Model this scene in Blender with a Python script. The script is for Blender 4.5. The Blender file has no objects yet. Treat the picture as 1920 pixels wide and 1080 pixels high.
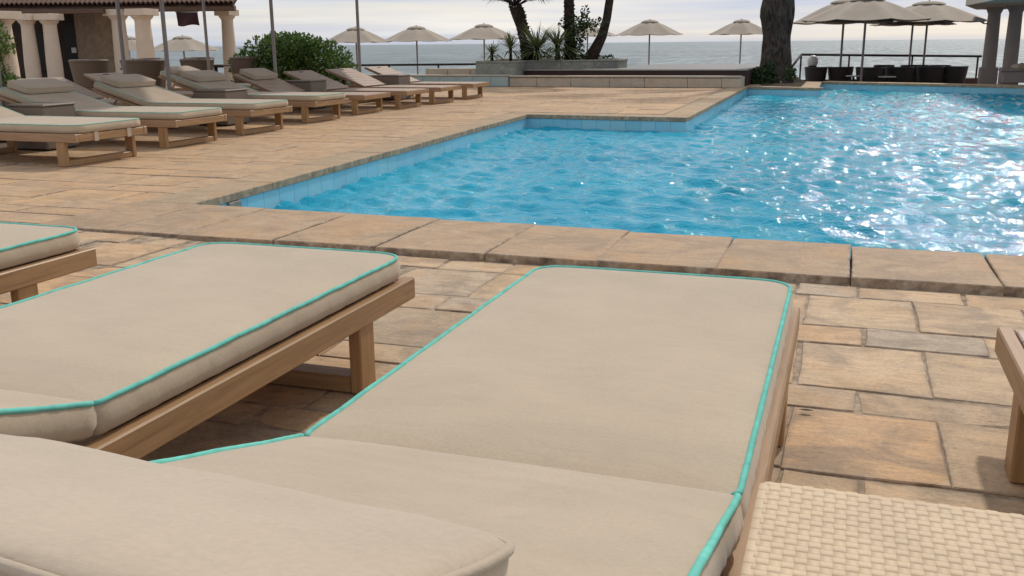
import bpy, math, random
import numpy as np
from mathutils import Vector, Matrix

random.seed(7)
rng = np.random.default_rng(7)
S = bpy.context.scene
COL = S.collection
R = math.radians

# ------------------------------------------------------------------ camera
YAW, PITCH, ROLL, CAMZ = 0.333, 0.2494, -0.0094, 0.923
cam = bpy.data.objects.new('camera', bpy.data.cameras.new('camera'))
COL.objects.link(cam)
cam.data.sensor_width = 36.0
cam.data.lens = 36.0 * 1800.0 / 1920.0
cam.data.clip_start, cam.data.clip_end = 0.02, 60000
fwd = Vector((-math.sin(YAW) * math.cos(PITCH), math.cos(YAW) * math.cos(PITCH), -math.sin(PITCH)))
right0 = Vector((math.cos(YAW), math.sin(YAW), 0))
up0 = right0.cross(fwd)
rt = right0 * math.cos(ROLL) + up0 * math.sin(ROLL)
up = rt.cross(fwd)
M = Matrix((rt, up, -fwd)).transposed().to_4x4()
M.translation = Vector((0, 0, CAMZ))
cam.matrix_world = M
S.camera = cam

# ------------------------------------------------------------------ light
SUN_AZ, SUN_EL = R(11), R(43)          # azimuth from +Y towards +X
W = bpy.data.worlds.new('World'); S.world = W; W.use_nodes = True
wn, wl = W.node_tree.nodes, W.node_tree.links
wn.clear()
def N(nt, typ, **kw):
    n = nt.nodes.new(typ)
    for k, v in kw.items():
        if k in ('loc',): continue
        try: setattr(n, k, v)
        except Exception: n.inputs[k].default_value = v
    return n
wt = W.node_tree
sky = wn.new('ShaderNodeTexSky'); sky.sky_type = 'NISHITA'; sky.sun_disc = False
sky.sun_elevation = SUN_EL; sky.sun_rotation = SUN_AZ
sky.air_density = 1.0; sky.dust_density = 1.5; sky.ozone_density = 1.5
tc = wn.new('ShaderNodeTexCoord')
mp = wn.new('ShaderNodeMapping'); mp.inputs['Scale'].default_value = (1.0, 1.0, 20.0)
wl.new(tc.outputs['Generated'], mp.inputs['Vector'])
nz = wn.new('ShaderNodeTexNoise'); nz.inputs['Scale'].default_value = 2.3; nz.inputs['Detail'].default_value = 6; nz.inputs['Roughness'].default_value = .52
nz.inputs['Distortion'].default_value = .5
wl.new(mp.outputs[0], nz.inputs['Vector'])
cr = wn.new('ShaderNodeValToRGB')
cr.color_ramp.elements[0].position = .40; cr.color_ramp.elements[0].color = (.74, .74, .74, 1)
cr.color_ramp.elements[1].position = .60; cr.color_ramp.elements[1].color = (1, 1, 1, 1)
wl.new(nz.outputs['Fac'], cr.inputs['Fac'])
# two kinds of cloud sheet: bluish grey and cream
nz2 = wn.new('ShaderNodeTexNoise'); nz2.inputs['Scale'].default_value = 1.7; nz2.inputs['Detail'].default_value = 5
mp2 = wn.new('ShaderNodeMapping'); mp2.inputs['Scale'].default_value = (1, 1, 26); mp2.inputs['Location'].default_value = (3.1, 1.7, .4)
wl.new(tc.outputs['Generated'], mp2.inputs['Vector']); wl.new(mp2.outputs[0], nz2.inputs['Vector'])
cc = wn.new('ShaderNodeValToRGB')
cc.color_ramp.elements[0].position = .42; cc.color_ramp.elements[0].color = (.48, .525, .64, 1)
cc.color_ramp.elements[1].position = .66; cc.color_ramp.elements[1].color = (.80, .76, .70, 1)
wl.new(nz2.outputs['Fac'], cc.inputs['Fac'])
sm = wn.new('ShaderNodeVectorMath'); sm.operation = 'SCALE'; sm.inputs['Scale'].default_value = 0.10
wl.new(sky.outputs[0], sm.inputs[0])
mx = wn.new('ShaderNodeMix'); mx.data_type = 'RGBA'
wl.new(cr.outputs['Color'], mx.inputs['Factor']); wl.new(sm.outputs[0], mx.inputs[6]); wl.new(cc.outputs['Color'], mx.inputs[7])
bg = wn.new('ShaderNodeBackground'); bg.inputs['Strength'].default_value = 1.12
wo = wn.new('ShaderNodeOutputWorld')
wl.new(mx.outputs[2], bg.inputs['Color']); wl.new(bg.outputs[0], wo.inputs['Surface'])

sd = bpy.data.lights.new('sun', 'SUN'); sd.energy = 2.0; sd.angle = R(2.2); sd.color = (1.0, .93, .83)
so = bpy.data.objects.new('sun', sd); COL.objects.link(so)
sdir = Vector((math.sin(SUN_AZ) * math.cos(SUN_EL), math.cos(SUN_AZ) * math.cos(SUN_EL), math.sin(SUN_EL)))
so.rotation_euler = sdir.to_track_quat('Z', 'Y').to_euler()
so.location = (0, 0, 30)

S.view_settings.view_transform = 'Standard'; S.view_settings.look = 'None'
S.view_settings.exposure = 0.08; S.view_settings.gamma = 1.0; S.view_settings.use_curve_mapping = False

# ------------------------------------------------------------------ materials
def new_mat(name):
    m = bpy.data.materials.new(name); m.use_nodes = True
    nt = m.node_tree; b = nt.nodes['Principled BSDF']
    return m, nt, b
def lk(nt, a, b): nt.links.new(a, b)
def noise(nt, vec, scale, detail=4, rough=.55, dist=0.0):
    n = nt.nodes.new('ShaderNodeTexNoise'); n.inputs['Scale'].default_value = scale
    n.inputs['Detail'].default_value = detail; n.inputs['Roughness'].default_value = rough; n.inputs['Distortion'].default_value = dist
    if vec is not None: lk(nt, vec, n.inputs['Vector'])
    return n.outputs['Fac']
def ramp(nt, fac, stops):
    n = nt.nodes.new('ShaderNodeValToRGB'); e = n.color_ramp.elements
    while len(e) < len(stops): e.new(.5)
    for i, (p, c) in enumerate(stops):
        e[i].position = p; e[i].color = (*c, 1) if len(c) == 3 else c
    lk(nt, fac, n.inputs['Fac']); return n.outputs['Color']
def mixc(nt, fac, a, b, mode='MIX'):
    n = nt.nodes.new('ShaderNodeMix'); n.data_type = 'RGBA'; n.blend_type = mode
    if isinstance(fac, (int, float)): n.inputs['Factor'].default_value = fac
    else: lk(nt, fac, n.inputs['Factor'])
    for i, v in ((6, a), (7, b)):
        if isinstance(v, tuple): n.inputs[i].default_value = (*v, 1)
        else: lk(nt, v, n.inputs[i])
    return n.outputs[2]
def math_n(nt, op, a, b=None, c=None):
    n = nt.nodes.new('ShaderNodeMath'); n.operation = op
    for i, v in enumerate((a, b, c)):
        if v is None: continue
        if isinstance(v, (int, float)): n.inputs[i].default_value = v
        else: lk(nt, v, n.inputs[i])
    return n.outputs[0]
def mapping(nt, vec, scale=(1, 1, 1), loc=(0, 0, 0), rot=(0, 0, 0)):
    n = nt.nodes.new('ShaderNodeMapping'); n.inputs['Scale'].default_value = scale
    n.inputs['Location'].default_value = loc; n.inputs['Rotation'].default_value = rot
    lk(nt, vec, n.inputs['Vector']); return n.outputs[0]
def bump(nt, b, h, strength=.3, dist=.01):
    n = nt.nodes.new('ShaderNodeBump'); n.inputs['Strength'].default_value = strength; n.inputs['Distance'].default_value = dist
    lk(nt, h, n.inputs['Height']); lk(nt, n.outputs[0], b.inputs['Normal']); return n
def pos(nt): return nt.nodes.new('ShaderNodeNewGeometry').outputs['Position']
def objco(nt): return nt.nodes.new('ShaderNodeTexCoord').outputs['Object']
def attr(nt, name):
    n = nt.nodes.new('ShaderNodeAttribute'); n.attribute_name = name; return n
def set_(b, **kw):
    names = dict(rough='Roughness', spec='Specular IOR Level', metal='Metallic', ior='IOR')
    for k, v in kw.items(): b.inputs[names[k]].default_value = v

def stone_mat(name, cols, streak=(1.5, 7, 7), stain=.65, rough=.78, grey=(.29, .222, .16), warmth=.36, crusty=1.0):
    """sandstone; 'rnd' is a per-stone colour attribute (r,g,b random numbers)"""
    m, nt, b = new_mat(name)
    a = attr(nt, 'rnd'); p = pos(nt)
    off = nt.nodes.new('ShaderNodeVectorMath'); off.operation = 'MULTIPLY_ADD'
    lk(nt, a.outputs['Vector'], off.inputs[0]); off.inputs[1].default_value = (31, 17, 23); lk(nt, p, off.inputs[2])
    v = off.outputs[0]
    sep = nt.nodes.new('ShaderNodeSeparateColor'); lk(nt, a.outputs['Color'], sep.inputs[0])
    n = len(cols)
    base = ramp(nt, sep.outputs[0], [(i / (n - 1), c) for i, c in enumerate(cols)])
    st = noise(nt, mapping(nt, v, streak), 4.0, 8, .62, .9)
    c1 = mixc(nt, math_n(nt, 'MULTIPLY', ramp(nt, st, [(.40, (0, 0, 0)), (.62, (1, 1, 1))]), .55), base, mixc(nt, .6, base, grey))
    big = noise(nt, v, 4.2, 7, .62, .9)
    c2 = mixc(nt, math_n(nt, 'MULTIPLY', ramp(nt, big, [(.45, (0, 0, 0)), (.62, (1, 1, 1))]), stain), c1, grey)
    warm = noise(nt, mapping(nt, v, (1, 1, 1), (5, 3, 1)), 2.6, 5, .6, .6)
    c3 = mixc(nt, math_n(nt, 'MULTIPLY', ramp(nt, warm, [(.48, (0, 0, 0)), (.68, (1, 1, 1))]), warmth), c2, (.62, .34, .13))
    pale = noise(nt, mapping(nt, v, (1, 1, 1), (9, 2, 4)), 7.0, 7, .68, .5)
    c3 = mixc(nt, math_n(nt, 'MULTIPLY', ramp(nt, pale, [(.54, (0, 0, 0)), (.70, (1, 1, 1))]), .40), c3, (.66, .52, .36))
    veins = noise(nt, mapping(nt, v, (2.2, 9, 9)), 6.0, 10, .72, 2.6)
    c4 = mixc(nt, math_n(nt, 'MULTIPLY', ramp(nt, veins, [(.57, (0, 0, 0)), (.64, (1, 1, 1))]), .55), c3, tuple(.5 * x for x in grey))
    grain = noise(nt, v, 95, 4, .7)
    c4 = mixc(nt, .45, c4, ramp(nt, grain, [(.30, (.45, .45, .45)), (.70, (1, 1, 1))]), 'MULTIPLY')
    # weathered slab edge: dark algae and pale lime crust
    e = attr(nt, 'rim')
    en_ = noise(nt, v, 16, 6, .65)
    crust = ramp(nt, en_, [(.36, (.10, .075, .055)), (.50, (.28, .215, .155)), (.64, (.55, .46, .35))])
    c5 = mixc(nt, math_n(nt, 'MULTIPLY', e.outputs['Fac'], ramp(nt, noise(nt, v, 9, 4), [(.32, (.2 * crusty,) * 3), (.6, (.85 * crusty,) * 3)])), c4, crust)
    lk(nt, c5, b.inputs['Base Color'])
    h = math_n(nt, 'ADD', noise(nt, mapping(nt, v, streak), 9, 8, .65, .6), math_n(nt, 'MULTIPLY', noise(nt, v, 60, 3), .35))
    bump(nt, b, h, .55, .006)
    set_(b, rough=rough, spec=.3)
    return m
SAND = [(.50, .375, .25), (.68, .47, .28), (.73, .52, .32), (.63, .46, .29), (.76, .46, .235), (.70, .505, .325), (.55, .43, .31)]
m_stone = stone_mat('sandstone_paving', SAND)
m_deckstone = stone_mat('sandstone_deck', [(.58, .385, .225), (.65, .43, .25), (.68, .45, .265), (.62, .415, .245), (.71, .455, .24), (.61, .415, .255)], streak=(1.1, 8, 8), stain=.45)
m_coping = stone_mat('sandstone_coping', [(.53, .37, .235), (.58, .395, .24), (.51, .355, .225), (.55, .38, .235)], streak=(1.2, 9, 9), stain=.5, warmth=.3)
m_edge = stone_mat('sandstone_pool_edge', [(.50, .37, .23), (.55, .39, .23), (.47, .345, .215)], streak=(1.2, 9, 9), stain=.35, warmth=.3, crusty=.75)
m_block = stone_mat('sandstone_block', [(.60, .51, .385), (.64, .52, .39), (.54, .49, .39), (.62, .50, .37)], stain=.3, grey=(.33, .31, .26), warmth=.1, crusty=.2)
m_greyblock = stone_mat('grey_stone_block', [(.33, .34, .29), (.38, .37, .31), (.25, .26, .24)], stain=.5, grey=(.15, .16, .14), warmth=.05, crusty=.2)

def plain(name, col, rough=.6, spec=.4, metal=0, var=.12, scale=8, bs=.15, bd=.004, vec='obj'):
    m, nt, b = new_mat(name)
    v = objco(nt) if vec == 'obj' else pos(nt)
    f = noise(nt, v, scale, 5, .6)
    c = ramp(nt, f, [(.3, tuple(x * (1 - var) for x in col)), (.7, tuple(min(1, x * (1 + var)) for x in col))])
    lk(nt, c, b.inputs['Base Color']); set_(b, rough=rough, spec=spec, metal=metal)
    if bs: bump(nt, b, noise(nt, v, scale * 6, 4), bs, bd)
    return m
def fabric(name, col, var=.06, weave=900):
    m, nt, b = new_mat(name)
    v = objco(nt)
    f = noise(nt, v, 5, 4, .6)
    f2 = noise(nt, v, 160, 2)
    c = ramp(nt, f, [(.3, tuple(x * (1 - var) for x in col)), (.7, tuple(x * (1 + var) for x in col))])
    c = mixc(nt, math_n(nt, 'MULTIPLY', f2, .6), c, tuple(x * .6 for x in col))
    fade = noise(nt, mapping(nt, v, (1, 1, 1), (3, 8, 2)), 1.6, 5, .65, .4)
    c = mixc(nt, math_n(nt, 'MULTIPLY', ramp(nt, fade, [(.45, (0, 0, 0)), (.7, (1, 1, 1))]), .28), c, tuple(min(1, x * 1.25) for x in col))
    spot = noise(nt, v, 11, 6, .7)
    c = mixc(nt, math_n(nt, 'MULTIPLY', ramp(nt, spot, [(.60, (0, 0, 0)), (.72, (1, 1, 1))]), .16), c, tuple(x * .5 for x in col))
    lk(nt, c, b.inputs['Base Color'])
    set_(b, rough=.92, spec=.15)
    b.inputs['Sheen Weight'].default_value = .25; b.inputs['Sheen Roughness'].default_value = .5
    thr = math_n(nt, 'ADD', noise(nt, mapping(nt, v, (1, .12, 1)), weave, 2), noise(nt, mapping(nt, v, (.12, 1, 1)), weave, 2))
    big = noise(nt, mapping(nt, v, (2, 6, 3)), 3.5, 4, .55, .8)
    h = math_n(nt, 'ADD', math_n(nt, 'MULTIPLY', thr, .05), math_n(nt, 'MULTIPLY', big, .40))
    bump(nt, b, h, .35, .012)
    return m
def wood(name, col, dark, rough=.45, axis='Y', scale=5):
    m, nt, b = new_mat(name)
    v = objco(nt)
    oi = nt.nodes.new('ShaderNodeObjectInfo')
    off = nt.nodes.new('ShaderNodeVectorMath'); off.operation = 'ADD'
    cmb = nt.nodes.new('ShaderNodeCombineXYZ'); lk(nt, math_n(nt, 'MULTIPLY', oi.outputs['Random'], 40), cmb.inputs[0])
    lk(nt, v, off.inputs[0]); lk(nt, cmb.outputs[0], off.inputs[1])
    sc = {'X': (.6, 9, 9), 'Y': (9, .6, 9), 'Z': (9, 9, .6)}[axis]
    g = noise(nt, mapping(nt, off.outputs[0], sc), scale, 9, .62, 1.2)
    c = ramp(nt, g, [(.3, dark), (.55, col), (.75, tuple(min(1, x * 1.2) for x in col))])
    b2 = noise(nt, off.outputs[0], 2.2, 3)
    c = mixc(nt, math_n(nt, 'MULTIPLY', b2, .35), c, tuple(x * .7 for x in col))
    lk(nt, c, b.inputs['Base Color']); set_(b, rough=rough, spec=.35)
    bump(nt, b, g, .15, .003)
    return m
def wicker(name, col, scale=70, rough=.55):
    m, nt, b = new_mat(name)
    v = objco(nt)
    ch = nt.nodes.new('ShaderNodeTexChecker'); ch.inputs['Scale'].default_value = scale; lk(nt, v, ch.inputs['Vector'])
    f = noise(nt, v, 30, 3)
    c = mixc(nt, ch.outputs['Fac'], col, tuple(x * .55 for x in col))
    c = mixc(nt, math_n(nt, 'MULTIPLY', f, .5), c, tuple(x * .6 for x in col))
    lk(nt, c, b.inputs['Base Color']); set_(b, rough=rough, spec=.4)
    bump(nt, b, ch.outputs['Fac'], .5, .006)
    return m
def leafmat(name, c0, c1, rough=.45):
    m, nt, b = new_mat(name)
    a = attr(nt, 'rnd')
    sep = nt.nodes.new('ShaderNodeSeparateColor'); lk(nt, a.outputs['Color'], sep.inputs[0])
    lk(nt, ramp(nt, sep.outputs[0], [(0, c0), (1, c1)]), b.inputs['Base Color'])
    set_(b, rough=rough, spec=.35)
    tr = nt.nodes.new('ShaderNodeBsdfTranslucent'); ms = nt.nodes.new('ShaderNodeMixShader')
    lk(nt, ramp(nt, sep.outputs[0], [(0, tuple(x * 1.3 for x in c0)), (1, tuple(x * 1.3 for x in c1))]), tr.inputs['Color'])
    ms.inputs[0].default_value = .22
    out = nt.nodes['Material Output']
    lk(nt, b.outputs[0], ms.inputs[1]); lk(nt, tr.outputs[0], ms.inputs[2]); lk(nt, ms.outputs[0], out.inputs['Surface'])
    return m

m_fabric = fabric('taupe_cushion_fabric', (.52, .412, .287))
m_fabric_bg = m_fabric
m_pillow = fabric('taupe_pillow_fabric', (.53, .425, .31))
m_pillow_bg = m_pillow
m_pipe = plain('turquoise_piping', (.165, .53, .44), .9, .1, var=.16, scale=30, bs=.3, bd=.002)
m_teak = wood('teak_rail', (.38, .225, .108), (.26, .145, .068))
m_teakx = wood('teak_cross', (.39, .23, .108), (.26, .145, .068), axis='X')
m_teakz = wood('teak_leg', (.41, .24, .108), (.27, .15, .068), axis='Z')
m_teakbg = wood('teak_rail_weathered', (.40, .245, .135), (.26, .155, .085))
m_slat = wood('pale_teak_slat', (.50, .385, .30), (.36, .27, .205), .6, axis='X')
m_canopy = fabric('taupe_canopy_fabric', (.40, .33, .25))
m_pole = plain('grey_metal_pole', (.27, .235, .215), .5, .4, .2, var=.08, bs=0)
m_darkmetal = plain('dark_bronze_metal', (.035, .026, .023), .75, .2, 0, bs=0)
m_wick = wicker('brown_wicker', (.17, .125, .09), 55)
m_wickbox = wicker('taupe_wicker', (.26, .205, .155), 60)
m_wickdark = wicker('dark_wicker', (.055, .042, .036), 50)
m_column = plain('painted_render_column', (.64, .53, .42), .8, .2, var=.06, scale=3)
m_colr = plain('pinkish_render_column', (.36, .30, .27), .8, .2, var=.06, scale=3)
m_roofslab = plain('cream_render', (.66, .57, .46), .8, .2, var=.05, scale=2)
m_tile_roof = plain('terracotta_tile', (.115, .065, .042), .7, .2, var=.35, scale=6)
m_beam = wood('dark_roof_beam', (.13, .075, .048), (.06, .035, .022), .6, axis='X')
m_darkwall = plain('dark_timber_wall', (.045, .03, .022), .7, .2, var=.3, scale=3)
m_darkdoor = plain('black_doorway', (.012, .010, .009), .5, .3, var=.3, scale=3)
m_pier = plain('stone_pier', (.30, .225, .16), .85, .2, var=.25, scale=7, bs=.5, bd=.02)
m_sign = plain('white_notice', (.6, .6, .58), .5, .3, var=.04, bs=0)
m_flag = fabric('dark_maroon_cloth', (.045, .018, .022))
m_fascia = wood('dark_stained_fascia', (.05, .022, .017), (.022, .010, .008), .5, axis='X')
m_stage = wood('weathered_deck_board', (.24, .225, .20), (.15, .14, .125), .45, axis='X')
def bark():
    m, nt, b = new_mat('rough_bark'); v = objco(nt)
    g = noise(nt, mapping(nt, v, (1, 1, .28)), 13, 8, .7, 1.4); l = noise(nt, v, 3.2, 5, .65)
    c = ramp(nt, g, [(.36, (.014, .011, .010)), (.5, (.060, .046, .038)), (.66, (.125, .105, .09))])
    c = mixc(nt, math_n(nt, 'MULTIPLY', ramp(nt, l, [(.48, (0, 0, 0)), (.66, (1, 1, 1))]), .5), c, (.115, .105, .085))
    lk(nt, c, b.inputs['Base Color']); set_(b, rough=.92, spec=.15); bump(nt, b, g, 1.0, .05)
    return m
m_bark = bark()
m_palmbark = plain('palm_trunk_fibre', (.055, .040, .030), .9, .15, var=.5, scale=12, bs=1.0, bd=.03)
m_leaf_bush = leafmat('bush_leaf', (.034, .080, .018), (.15, .235, .055))
m_leaf_dark = leafmat('creeper_leaf', (.015, .032, .012), (.05, .085, .025))
m_leaf_yucca = leafmat('yucca_leaf', (.06, .09, .035), (.20, .24, .09))
m_leaf_palm = leafmat('palm_leaf', (.02, .035, .015), (.06, .085, .03))
m_petal = leafmat('pink_flower', (.55, .12, .10), (.70, .25, .22))
m_soil = plain('planting_soil', (.06, .045, .03), .95, .1, var=.4, scale=12, bs=.8, bd=.02)
m_grout = plain('sandy_grout', (.34, .262, .185), .95, .1, var=.5, scale=20, vec='pos', bs=.6, bd=.004)
m_globe = plain('white_globe', (.70, .70, .68), .35, .5, var=.03, bs=0)
m_whitemetal = plain('pale_camera_housing', (.42, .40, .38), .4, .5, var=.04, bs=0)
m_tabletop = plain('pale_table_top', (.55, .53, .50), .4, .4, var=.05, bs=0)
m_walk = plain('lower_walk_paving', (.30, .26, .21), .85, .2, var=.2, scale=2, vec='pos')
m_deckred = wood('red_brown_deck', (.11, .05, .035), (.06, .028, .02), .5, axis='X')
m_cream_strand = plain('cream_synthetic_strand', (.60, .455, .30), .6, .25, var=.10, scale=14, bs=.05, vec='pos')

# pool tiles
def tile_mat():
    m, nt, b = new_mat('blue_glazed_tile')
    a = attr(nt, 'rnd'); sep = nt.nodes.new('ShaderNodeSeparateColor'); lk(nt, a.outputs['Color'], sep.inputs[0])
    c = ramp(nt, sep.outputs[0], [(0, (.25, .56, .70)), (.5, (.28, .59, .72)), (1, (.32, .62, .71))])
    n = noise(nt, pos(nt), 2.5, 4)
    c = mixc(nt, math_n(nt, 'MULTIPLY', ramp(nt, n, [(.5, (0, 0, 0)), (.75, (1, 1, 1))]), .35), c, (.32, .50, .46))
    lk(nt, c, b.inputs['Base Color']); set_(b, rough=.25, spec=.5)
    return m
m_tile = tile_mat()
m_paletile = plain('pale_teal_tile', (.34, .45, .45), .3, .5, var=.1, scale=3, bs=0)
def water_mat():
    m, nt, b = new_mat('pool_water')
    p = pos(nt)
    big = noise(nt, p, .35, 3)
    c = ramp(nt, big, [(.3, (.001, .28, .44)), (.7, (.003, .38, .53))])
    lk(nt, c, b.inputs['Base Color'])
    set_(b, rough=.04, ior=1.33, spec=.5)
    h = math_n(nt, 'ADD', noise(nt, mapping(nt, p, (1, 1.3, 1)), 17, 3, .5, .6), math_n(nt, 'MULTIPLY', noise(nt, p, 55, 3, .55, .5), .34))
    bump(nt, b, h, .6, .018)
    return m
m_water = water_mat()
def sea_mat():
    m, nt, b = new_mat('sea_water')
    p = pos(nt)
    big = noise(nt, mapping(nt, p, (.004, .02, 1)), 1, 4)
    c = ramp(nt, big, [(.3, (.13, .18, .19)), (.7, (.20, .24, .235))])
    glimmer = noise(nt, mapping(nt, p, (.30, .025, 1)), 1, 5, .7, .3)  # wave glimmer painted into the base colour as light and dark streaks
    c = mixc(nt, 1.0, c, ramp(nt, glimmer, [(.36, (.45, .47, .50)), (.5, (.95, .95, .95)), (.66, (1.9, 1.85, 1.75))]), 'MULTIPLY')
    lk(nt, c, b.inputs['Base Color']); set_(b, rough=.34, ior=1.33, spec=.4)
    h = math_n(nt, 'ADD', noise(nt, mapping(nt, p, (.10, .16, 1)), 1, 6, .62, .4), math_n(nt, 'MULTIPLY', noise(nt, mapping(nt, p, (.5, .8, 1)), 1, 4), .35))
    bump(nt, b, h, 1.0, 2.6)
    return m
m_sea = sea_mat()

# ------------------------------------------------------------------ mesh helpers
class MB:
    def __init__(s): s.v = []; s.f = []; s.rnd = []; s.rim = []; s.cur = (0.5, .5, .5)
    def vert(s, p, rim=0.0):
        s.v.append(tuple(p)); s.rnd.append(s.cur); s.rim.append(rim); return len(s.v) - 1
    def add(s, vs, fs, rims=None):
        o = len(s.v)
        for i, p in enumerate(vs): s.vert(p, 0 if rims is None else rims[i])
        s.f += [tuple(o + i for i in f) for f in fs]
    def box(s, x0, x1, y0, y1, z0, z1, c=0.0):
        if x0 > x1: x0, x1 = x1, x0
        if y0 > y1: y0, y1 = y1, y0
        if c <= 0:
            s.add([(x0, y0, z0), (x1, y0, z0), (x1, y1, z0), (x0, y1, z0), (x0, y0, z1), (x1, y0, z1), (x1, y1, z1), (x0, y1, z1)],
                  [(3, 2, 1, 0), (4, 5, 6, 7), (0, 1, 5, 4), (1, 2, 6, 5), (2, 3, 7, 6), (3, 0, 4, 7)])
            return s
        xs, ys, zs = (x0, x1), (y0, y1), (z0, z1)
        V = {}; vs = []
        for i in (0, 1):
            for j in (0, 1):
                for k in (0, 1):
                    sx, sy, sz = (1 if i == 0 else -1), (1 if j == 0 else -1), (1 if k == 0 else -1)
                    P = (xs[i], ys[j], zs[k])
                    V[i, j, k, 0] = len(vs); vs.append((P[0], P[1] + sy * c, P[2] + sz * c))
                    V[i, j, k, 1] = len(vs); vs.append((P[0] + sx * c, P[1], P[2] + sz * c))
                    V[i, j, k, 2] = len(vs); vs.append((P[0] + sx * c, P[1] + sy * c, P[2]))
        fs = []
        for i in (0, 1):
            q = [V[i, 0, 0, 0], V[i, 1, 0, 0], V[i, 1, 1, 0], V[i, 0, 1, 0]]; fs.append(tuple(q if i else q[::-1]))
            q = [V[0, i, 0, 1], V[1, i, 0, 1], V[1, i, 1, 1], V[0, i, 1, 1]]; fs.append(tuple(q[::-1] if i else q))
            q = [V[0, 0, i, 2], V[1, 0, i, 2], V[1, 1, i, 2], V[0, 1, i, 2]]; fs.append(tuple(q if i else q[::-1]))
        for a in (0, 1):
            for b in (0, 1):
                f1 = [V[a, b, 0, 0], V[a, b, 1, 0], V[a, b, 1, 1], V[a, b, 0, 1]]; fs.append(tuple(f1))
                f2 = [V[a, 0, b, 0], V[a, 1, b, 0], V[a, 1, b, 2], V[a, 0, b, 2]]; fs.append(tuple(f2))
                f3 = [V[0, a, b, 1], V[1, a, b, 1], V[1, a, b, 2], V[0, a, b, 2]]; fs.append(tuple(f3))
                for k in (0, 1): pass
        for i in (0, 1):
            for j in (0, 1):
                for k in (0, 1): fs.append((V[i, j, k, 0], V[i, j, k, 1], V[i, j, k, 2]))
        s.add(vs, fs); return s
    def tube(s, pts, r, n=8, cap=True, closed=False):
        pts = [Vector(p) for p in pts]; rs = r if isinstance(r, (list, tuple)) else [r] * len(pts)
        o = len(s.v); m = len(pts)
        prev = None
        for i, p in enumerate(pts):
            if closed: t = pts[(i + 1) % m] - pts[i - 1]
            else: t = pts[min(i + 1, m - 1)] - pts[max(i - 1, 0)]
            t.normalize()
            if prev is None:
                a = Vector((0, 0, 1)) if abs(t.z) < .9 else Vector((1, 0, 0))
                u = t.cross(a).normalized()
            else:
                u = (prev - t * prev.dot(t)).normalized()
            prev = u; w = t.cross(u)
            for k in range(n):
                an = 2 * math.pi * k / n
                s.vert(p + (u * math.cos(an) + w * math.sin(an)) * rs[i])
        for i in range(m if closed else m - 1):
            for k in range(n):
                a = o + i * n + k; b = o + i * n + (k + 1) % n
                c = o + ((i + 1) % m) * n + (k + 1) % n; d = o + ((i + 1) % m) * n + k
                s.f.append((a, b, c, d))
        if cap and not closed:
            s.f.append(tuple(o + k for k in range(n))[::-1]); s.f.append(tuple(o + (m - 1) * n + k for k in range(n)))
        return s
    def lathe(s, prof, n=20, cx=0, cy=0, cap=True, sx=1, sy=1):
        o = len(s.v)
        for (r, z) in prof:
            for k in range(n):
                a = 2 * math.pi * k / n; s.vert((cx + sx * r * math.cos(a), cy + sy * r * math.sin(a), z))
        for i in range(len(prof) - 1):
            for k in range(n):
                s.f.append((o + i * n + k, o + i * n + (k + 1) % n, o + (i + 1) * n + (k + 1) % n, o + (i + 1) * n + k))
        if cap:
            s.f.append(tuple(o + k for k in range(n))[::-1]); s.f.append(tuple(o + (len(prof) - 1) * n + k for k in range(n)))
        return s
    def prism(s, poly, z0, z1):
        n = len(poly)
        a = sum(poly[i][0] * poly[(i + 1) % n][1] - poly[(i + 1) % n][0] * poly[i][1] for i in range(n))
        if a < 0: poly = poly[::-1]
        vs = [(x, y, z0) for x, y in poly] + [(x, y, z1) for x, y in poly]
        fs = [tuple(range(n))[::-1], tuple(range(n, 2 * n))] + [(i, (i + 1) % n, n + (i + 1) % n, n + i) for i in range(n)]
        s.add(vs, fs); return s
    def grid(s, P):
        nu, nv = len(P), len(P[0]); o = len(s.v)
        for row in P:
            for p in row: s.vert(p)
        for i in range(nu - 1):
            for j in range(nv - 1):
                s.f.append((o + i * nv + j, o + (i + 1) * nv + j, o + (i + 1) * nv + j + 1, o + i * nv + j + 1))
        return s
    def mesh(s, name, mat, smooth=False, angle=None):
        me = bpy.data.meshes.new(name); me.from_pydata(s.v, [], s.f); me.materials.append(mat)
        ca = me.color_attributes.new('rnd', 'FLOAT_COLOR', 'POINT')
        arr = np.ones((len(s.v), 4), np.float32); arr[:, :3] = np.array(s.rnd, np.float32).reshape(-1, 3); ca.data.foreach_set('color', arr.ravel())
        if any(s.rim):
            fa = me.attributes.new('rim', 'FLOAT', 'POINT'); fa.data.foreach_set('value', np.array(s.rim, np.float32))
        if smooth: me.shade_smooth()
        if angle:
            me.shade_smooth()
            try: me.set_sharp_from_angle(angle=R(angle))
            except Exception: pass
        return me
    def build(s, name, mat, parent=None, smooth=False, angle=None):
        return link(name, s.mesh(name, mat, smooth, angle), parent)
def link(name, data, parent=None, loc=None, rz=None):
    o = bpy.data.objects.new(name, data); COL.objects.link(o)
    if parent: o.parent = parent
    if loc: o.location = loc
    if rz is not None: o.rotation_euler = (0, 0, rz)
    return o
def tag(o, label, cat, group=None):
    o['label'] = label; o['category'] = cat
    if group: o['group'] = group
    return o
def thing(name, label, cat, loc=(0, 0, 0), rz=0, group=None):
    return tag(link(name, None, None, loc, rz), label, cat, group)
def struct(o, label=None):
    o['kind'] = 'structure'
    if label: o['label'] = label
    return o
def stuff(o): o['kind'] = 'stuff'; return o
def copy_tree(o, parent=None, kids=None):
    c = o.copy(); COL.objects.link(c); c.parent = parent
    for ch in [x for x in o.children]: copy_tree(ch, c)
    return c
def rnd3(): return (random.random(), random.random(), random.random())

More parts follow.
